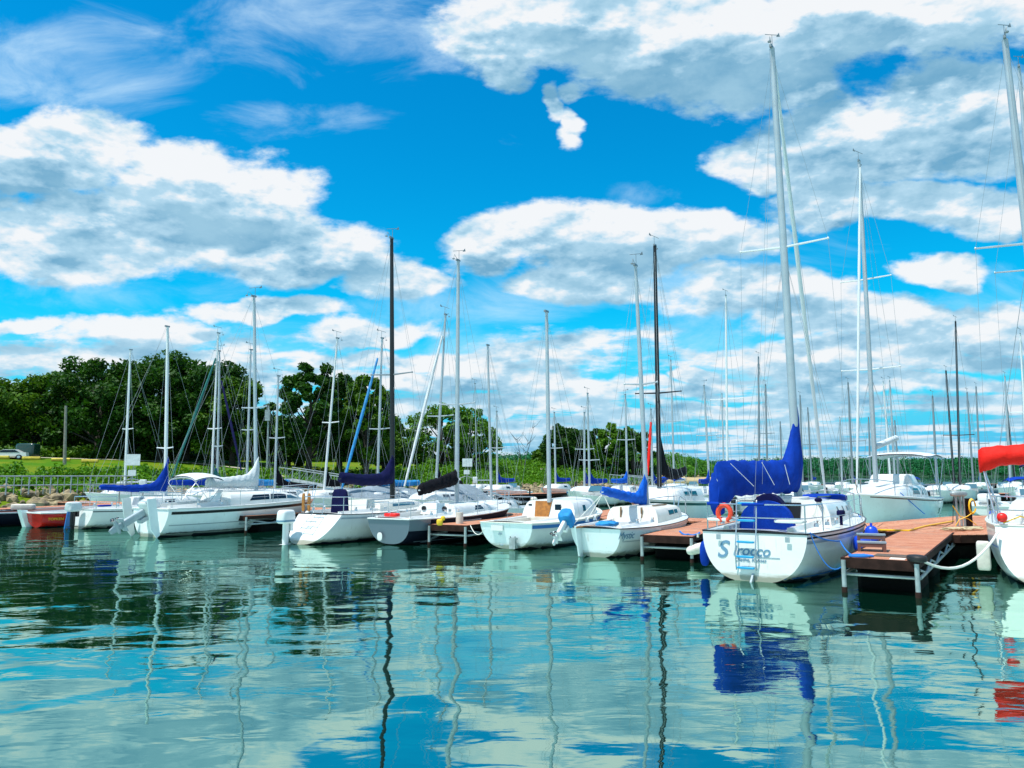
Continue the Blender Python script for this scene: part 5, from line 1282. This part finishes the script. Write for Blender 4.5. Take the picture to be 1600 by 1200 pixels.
far(1490, 1478, 579, 72, M_blk, 'distant boat with a black mast just left of the tallest dark mast by the canopy', 7.2, mm=M_mblk, spr=())
far(1499, 1493, 502, 64, M_blk, 'distant boat with the tallest dark mast between the bimini and the red canopy', 7.6, mm=M_mblk, spr=((.30, 1.1),))
far(1520, 1511, 613, 82, M_navy, 'distant boat with a dark mast leaning beside the left end of the red canopy', 6.8, mm=A_, spr=())
far(1531, 1525, 604, 88, M_blue, 'far boat with a dark mast directly above the left end of the red canopy', 7.0, mm=A_, spr=((.4, 1.0),))
far(1578, 1570, 588, 76, M_blue, 'distant boat with a thin mast above the middle of the red canopy', 7.0, mm=M_alu, spr=())
far(1585, 1573, 631, 96, None, 'far boat with a thin dark mast above the right part of the red canopy', 6.6, mm=M_mblk, spr=())
far(1606, 1594, 522, 58, M_blue, 'distant boat with blue cover and pale mast by the right edge below the red canopy', 7.2, mm=M_aluw, spr=((.48, .9),))
far(1645, 1592, 106, 24, M_blue, 'sailboat whose tall mast with a cluster of instruments stands at the far right edge', 8.6, mm=M_alu, spr=((.52, 1.1),), head=34)
# low motor boats and dinghies in the background
def skiff(px, Y, head, hm, label, L=4.6, top=None, mot=True):
    r = boat_root(ratio(px) * Y, Y, head, label, 'boat', 'small motor boats at the far docks', 'motorboat'); h = Hull(L, 1.9, .6, .8, tw=.85, rs=-.05, rb=.6, zb=0, draft=.2, p=.8, q=.7)
    h.build(r, hm, None, M_gel, .03); h.deck(r, M_gel, (.1, .5, .5, .3)); b = MB(); b.sup((L * .55, 0, .95), (.9, 1.1, .5), .4, .4); b.build('console', M_gel, r, True)
    b = MB(); b.slab([(L * .68, .5, 1.05), (L * .68, -.5, 1.05), (L * .60, -.45, 1.42), (L * .60, .45, 1.42)], (-.02, 0, 0)); b.build('windscreen', M_glass2, r)
    if mot: outboard(r, Vector((-.1, 0, .6)), M_black, M_black, 0, .9)
    if top: bimini(r, .6, 2.3, .8, .8, 2.1, top)
    return r
skiff(1148, 44, 30, M_grey, 'grey motor boat seen under the left part of the royal blue boom cover')
skiff(1186, 42, 30, M_gel, 'white motor boat seen under the middle of the royal blue boom cover')
skiff(1228, 46, 30, M_gelb, 'pale blue motor boat seen under the right part of the royal blue boom cover')
skiff(1262, 62, 210, M_gel, 'white motor boat right of the blue mast collar, behind the far dock')
skiff(1290, 78, 30, M_grey, 'grey motor boat before the wooded hill between the mast and the white wrapped forestay')
skiff(1415, 66, 200, M_gel, 'white motor boat seen under the arched white bimini frame', top=M_blue)
skiff(1448, 60, 30, M_gelb, 'pale motor boat just right of the arched white bimini frame')
skiff(1545, 40, 30, M_gel, 'white motor boat behind the legs of the red canopy')
skiff(1585, 46, 200, M_grey, 'grey motor boat at the right edge under the red canopy', top=M_blue)
skiff(757, 60, 200, M_gel, 'white motor boat before the far dock left of the bare drooping boom mast')
skiff(1030, 52, 40, M_gel, 'white motor boat behind the black mast with a blue top', top=M_blue)
skiff(955, 58, 210, M_gel, 'white motor boat left of the far ramp, before the pale leafy tree')
skiff(1355, 46, 30, M_gel, 'white motor boat behind the bow of the bimini boat')
for (px, Y, hm_, lab) in ((1172, 88, M_gel, 'tiny white motor boat far beyond the middle of the royal blue cover'), (1305, 92, M_gel, 'tiny white motor boat before the wooded hill left of the white wrapped forestay'),
        (1345, 78, M_gelb, 'tiny pale boat between the white wrapped forestay and the two-spreader mast'), (1432, 84, M_gel, 'tiny white boat far beyond the right half of the arched white bimini'),
        (1476, 90, M_gel, 'tiny white boat below the black mast left of the tallest dark mast'), (1510, 70, M_gelb, 'small pale boat just behind the navy canopy'),
        (1560, 88, M_gel, 'tiny white boat far behind the red canopy frame'), (1090, 96, M_gel, 'tiny white boat before the sandy point'), (1242, 84, M_grey, 'tiny grey boat just right of the blue mast collar'), (820, 75, M_gelb, 'small pale boat on the far dock right of the bare drooping boom')):
    skiff(px, Y, 30 if px % 2 else 205, hm_, lab, mot=False)
# ---------------------------------------------------------------- things on the near dock
def onfinger(x, y, z=ZD):   # finger local to world
    a = FR.rotation_euler.z; return Vector((FR.location.x + x * math.cos(a) - y * math.sin(a), FR.location.y + x * math.sin(a) + y * math.cos(a), z))
az = FR.rotation_euler.z
st = empty('step_stool', onfinger(1.55, .36), az + R(10)); tag(st, 'brown two-step dock stool with a grey top on the near finger dock', 'step stool')
for (x0, h_, w_) in ((0, .20, .55), (.27, .34, .55)):
    b = MB(); b.box((x0, 0, h_ - .015), (.28, w_, .03)); b.build('tread', M_grc, st)
    b = MB()
    for sx in (-1, 1):
        for sy in (-1, 1): b.box((x0 + sx * .11, sy * (w_ / 2 - .04), (h_ - .03) / 2), (.05, .06, h_ - .03))
        b.box((x0 + sx * .115, 0, h_ - .07), (.03, w_ - .1, .07))
    b.build('base', M_brown, st)
b = MB(); b.box((0, 0, .008), (.50, .80, .016)); o = b.build('door_mat', mat('mat_grey', (.13, .10, .08), .95, var=.4, vscale=30, bump=.004, bscale=80)); o.location = onfinger(.75, -.22); o.rotation_euler.z = az; tag(o, 'grey-brown mat lying on the near finger dock', 'mat')
b = MB(); b.box((0, 0, .007), (.22, .26, .014)); o = b.build('plastic_plate', M_rope); o.location = onfinger(.22, -.28); o.rotation_euler.z = az; tag(o, 'small white plate lying beside the black corner bumper', 'plate')
b = MB(); b.sup((0, 0, .05), (.30, .40, .13), .5, .8); o = b.build('dock_bumper', M_rub, None, True); o.location = onfinger(.02, -.62, ZD); tag(o, 'black rubber bumper on the right front corner of the near finger dock', 'bumper')
def coil(P, r_, n, m, label, th=.016, name='rope_coil', h_=.02):
    b = MB(); pts = [(math.cos(a) * (r_ - .012 * a), math.sin(a) * (r_ - .012 * a) * .8, th + h_ * (a / 6.28) * .5) for a in [k * .35 for k in range(int(n * 18))]]
    b.tube(pts, th, 6); o = b.build(name, m, None, True); o.location = P; return tag(o, label, 'rope')
coil(onfinger(.18, .35, ZD), .24, 2.2, M_ropeb, 'blue rope coil flat on the left front corner of the near finger dock', .022)
def rope(pts, m, label, r_=.016, sag=0.0, cat='rope', name='rope', group=None):
    P = [Vector(p) for p in pts]; out = []
    for i in range(len(P) - 1):
        for k in range(12):
            f = k / 12; q = P[i].lerp(P[i + 1], f); q.z -= sag * 4 * f * (1 - f); out.append(q)
    out.append(P[-1]); b = MB(); b.tube(out, r_, 7); o = b.build(name, m, None, True); return tag(o, label, cat, group)
kp = Matrix.Rotation(rK.rotation_euler.z, 3, 'Z')
rope([onfinger(.04, -.64, ZD + .06), rK.location + kp @ Vector((.35, 1.1, 1.02))], M_rope, 'thick white mooring rope sagging from the corner bumper to the right-hand boat', .026, .42)
sp = Matrix.Rotation(rS.rotation_euler.z, 3, 'Z'); SW = lambda *v: rS.location + sp @ Vector(v)
rope([SW(.25, -1.12, 1.02), SW(1.6, -1.42, .78), onfinger(.2, .5, ZD + .03)], M_ropeb, 'taut blue mooring rope from the lettered boat to the near finger dock', .015, .05)
rope([SW(.25, -1.12, 1.02), onfinger(.9, .66, ZD)], M_ropeb, 'slack blue rope hanging in a deep loop along the lettered hull', .011, .50)
rope([SW(6.2, -1.0, 1.15), onfinger(4.2, .5, ZD + .02)], M_ropeb, 'blue bow rope running from the lettered boat to the near finger dock', .013, .1)
fender(SW(3.1, -1.60, .62), M_fenb, 'round royal blue fender ball on the starboard side of the lettered boat', .20, .40, group='blue fenders of the lettered boat')
fender(SW(4.0, -1.66, .68), M_fenb, 'tall royal blue fender on the starboard side of the lettered boat', .16, .62, group='blue fenders of the lettered boat')
fender(SW(.9, 1.36, .42), M_blue, 'dark blue fender hanging on the left side of the lettered boat', .11, .56, group='blue fenders of the lettered boat')
P3 = pix(1091, 857, 19.8); fender(P3, M_fend, 'white fender lying slanted beside the leg of the middle finger dock', .13, .62, tilt=R(75))
rope([pix(1062, 830, 20.6), pix(1075, 835, 20.3), pix(1094, 832, 20.2)], M_ropeb, 'blue rope lying over the front of the middle finger dock', .025, .04)
# white plastic bucket-like post and yellow thing on the other finger
b = MB(); b.tube([(0, 0, 0), (0, 0, .36)], .12, 12); o = b.build('dock_bucket', M_fend, None, True); o.location = gnd(718, 818, ZD); tag(o, 'white bucket standing on the finger dock beside the dark striped hull', 'bucket')
rope([gnd(735, 822, ZD) + Vector((0, 0, .02)), pix(757, 826, 23.0)], M_rope, 'thin white rope from the finger dock to the wooden hatch boat', .012, .22)
b = MB(); b.sup((0, 0, .10), (.20, .14, .20), .6, .7); b.sup((.10, 0, .22), (.14, .1, .14), .7, .8); o = b.build('yellow_glove', M_ropey, None, True); o.location = gnd(687, 821, ZD); tag(o, 'crumpled yellow rag on the front left corner of the finger dock by the striped hull', 'rag')
# power pedestal group
Pp = gnd(1503, 822, ZD); rP = empty('power_pedestal', Pp); tag(rP, 'grey power pedestal wound with yellow cable on the dock platform', 'power pedestal')
for dx in (-.13, .0, .10): b = MB(); b.tube([(dx, 0, 0), (dx, 0, .92)], .035, 8); b.build('pipe', M_galv, rP, True)
b = MB(); b.sup((-.04, 0, .98), (.50, .22, .16), .5, .6); b.build('pedestal_head', M_galv, rP, True)
b = MB(); b.box((.26, .05, .42), (.14, .14, .84)); b.build('wooden_post', M_fascia, rP)
b = MB()
for k in range(5): b.tube([(.34 + .02 * math.cos(a + k), -.06 + .012 * k, .62 + .22 * math.sin(a)) if False else (.30 + .10 * math.cos(a), -.08 - .012 * k, .60 + (.24 - .01 * k) * math.sin(a)) for a in [q * .5 for q in range(13)]], .013, 5)
b.tube([(-.3, -.1, .62), (-.1, -.12, .30), (.15, -.12, .22), (.4, -.08, .04)], .014, 5); b.tube([(.35, -.1, .45), (.1, -.14, .30), (-.15, -.14, .20), (-.25, -.1, .02)], .014, 5)
b.build('yellow_cable', M_hose, rP, True)
b = MB(); b.tube([(-.22, -.05, .9), (-.30, -.1, .4), (-.34, -.12, .1), (-.6, -.2, .02), (-1.0, -.1, .015)], .012, 5); b.build('black_cable', M_rub, rP, True)
rope([gnd(1358, 831, ZD) + Vector((0, 0, .015)), gnd(1375, 829, ZD) + Vector((0, 0, .015)), gnd(1420, 830, ZD) + Vector((0, 0, .015)), gnd(1445, 823, ZD) + Vector((0, 0, .015)), gnd(1490, 815, ZD) + Vector((0, 0, .015))], M_hose, 'yellow power cable lying along the dock platform edge', .028, 0, 'cable', 'power_cable')
for i, (a, c, lab) in enumerate(((1492, 829, 'tan rope heap left part, on the platform edge by the pedestal'), (1516, 828, 'tan rope heap right part, between the pedestal and the right-hand boat'))):
    rr_ = random.Random(i + 3); q_ = [(.42 * math.cos(k * 1.9 + rr_.random()) * rr_.uniform(.4, 1), .20 * math.sin(k * 2.3) * rr_.uniform(.4, 1), .03 + .05 * rr_.random()) for k in range(34)]
    b = MB(); b.tube([Vector(q_[k // 4]).lerp(Vector(q_[k // 4 + 1]), (k % 4) / 4) for k in range(130)], .020, 6); o = b.build('rope_heap', M_ropet, None, True); o.location = gnd(a, c, ZD); tag(o, lab, 'rope')
b = MB(); b.sup((0, 0, .22), (.34, .34, .45), .5, .9); o = b.build('barrel', M_fenb, None, True); o.location = gnd(1556, 820, ZD); tag(o, 'blue round tub on the dock behind the red ball', 'tub')
b = MB(); b.sup((0, 0, .11), (.12, .9, .22), .4, .5); 
# piles and buoys
for (px, py, hh_, lab) in ((900, 775, 1.5, 'dark mooring pile beside the distant blue-covered boats'), (893, 778, 1.0, 'short dark pile at the end of the far red dock')):
    b = MB(); b.tube([(0, 0, -1), (0, 0, hh_)], .12, 8); o = b.build('mooring_pile', M_fascia, None, True); o.location = gnd(px, py); tag(o, lab, 'pile')
for (px, py, lab, m_) in ((834, 783, 'white mooring buoy floating between the two masts before the far dock', M_fend), (785, 776, 'white mooring buoy floating left of the far red dock pile row', M_fend), (911, 768, 'pale red buoy hanging on the distant blue-covered boat', M_redb)):
    b = MB(); b.sup((0, 0, .12), (.62, .62, .5), .9, 1); o = b.build('mooring_buoy', m_, None, True); o.location = gnd(px, py); tag(o, lab, 'buoy')
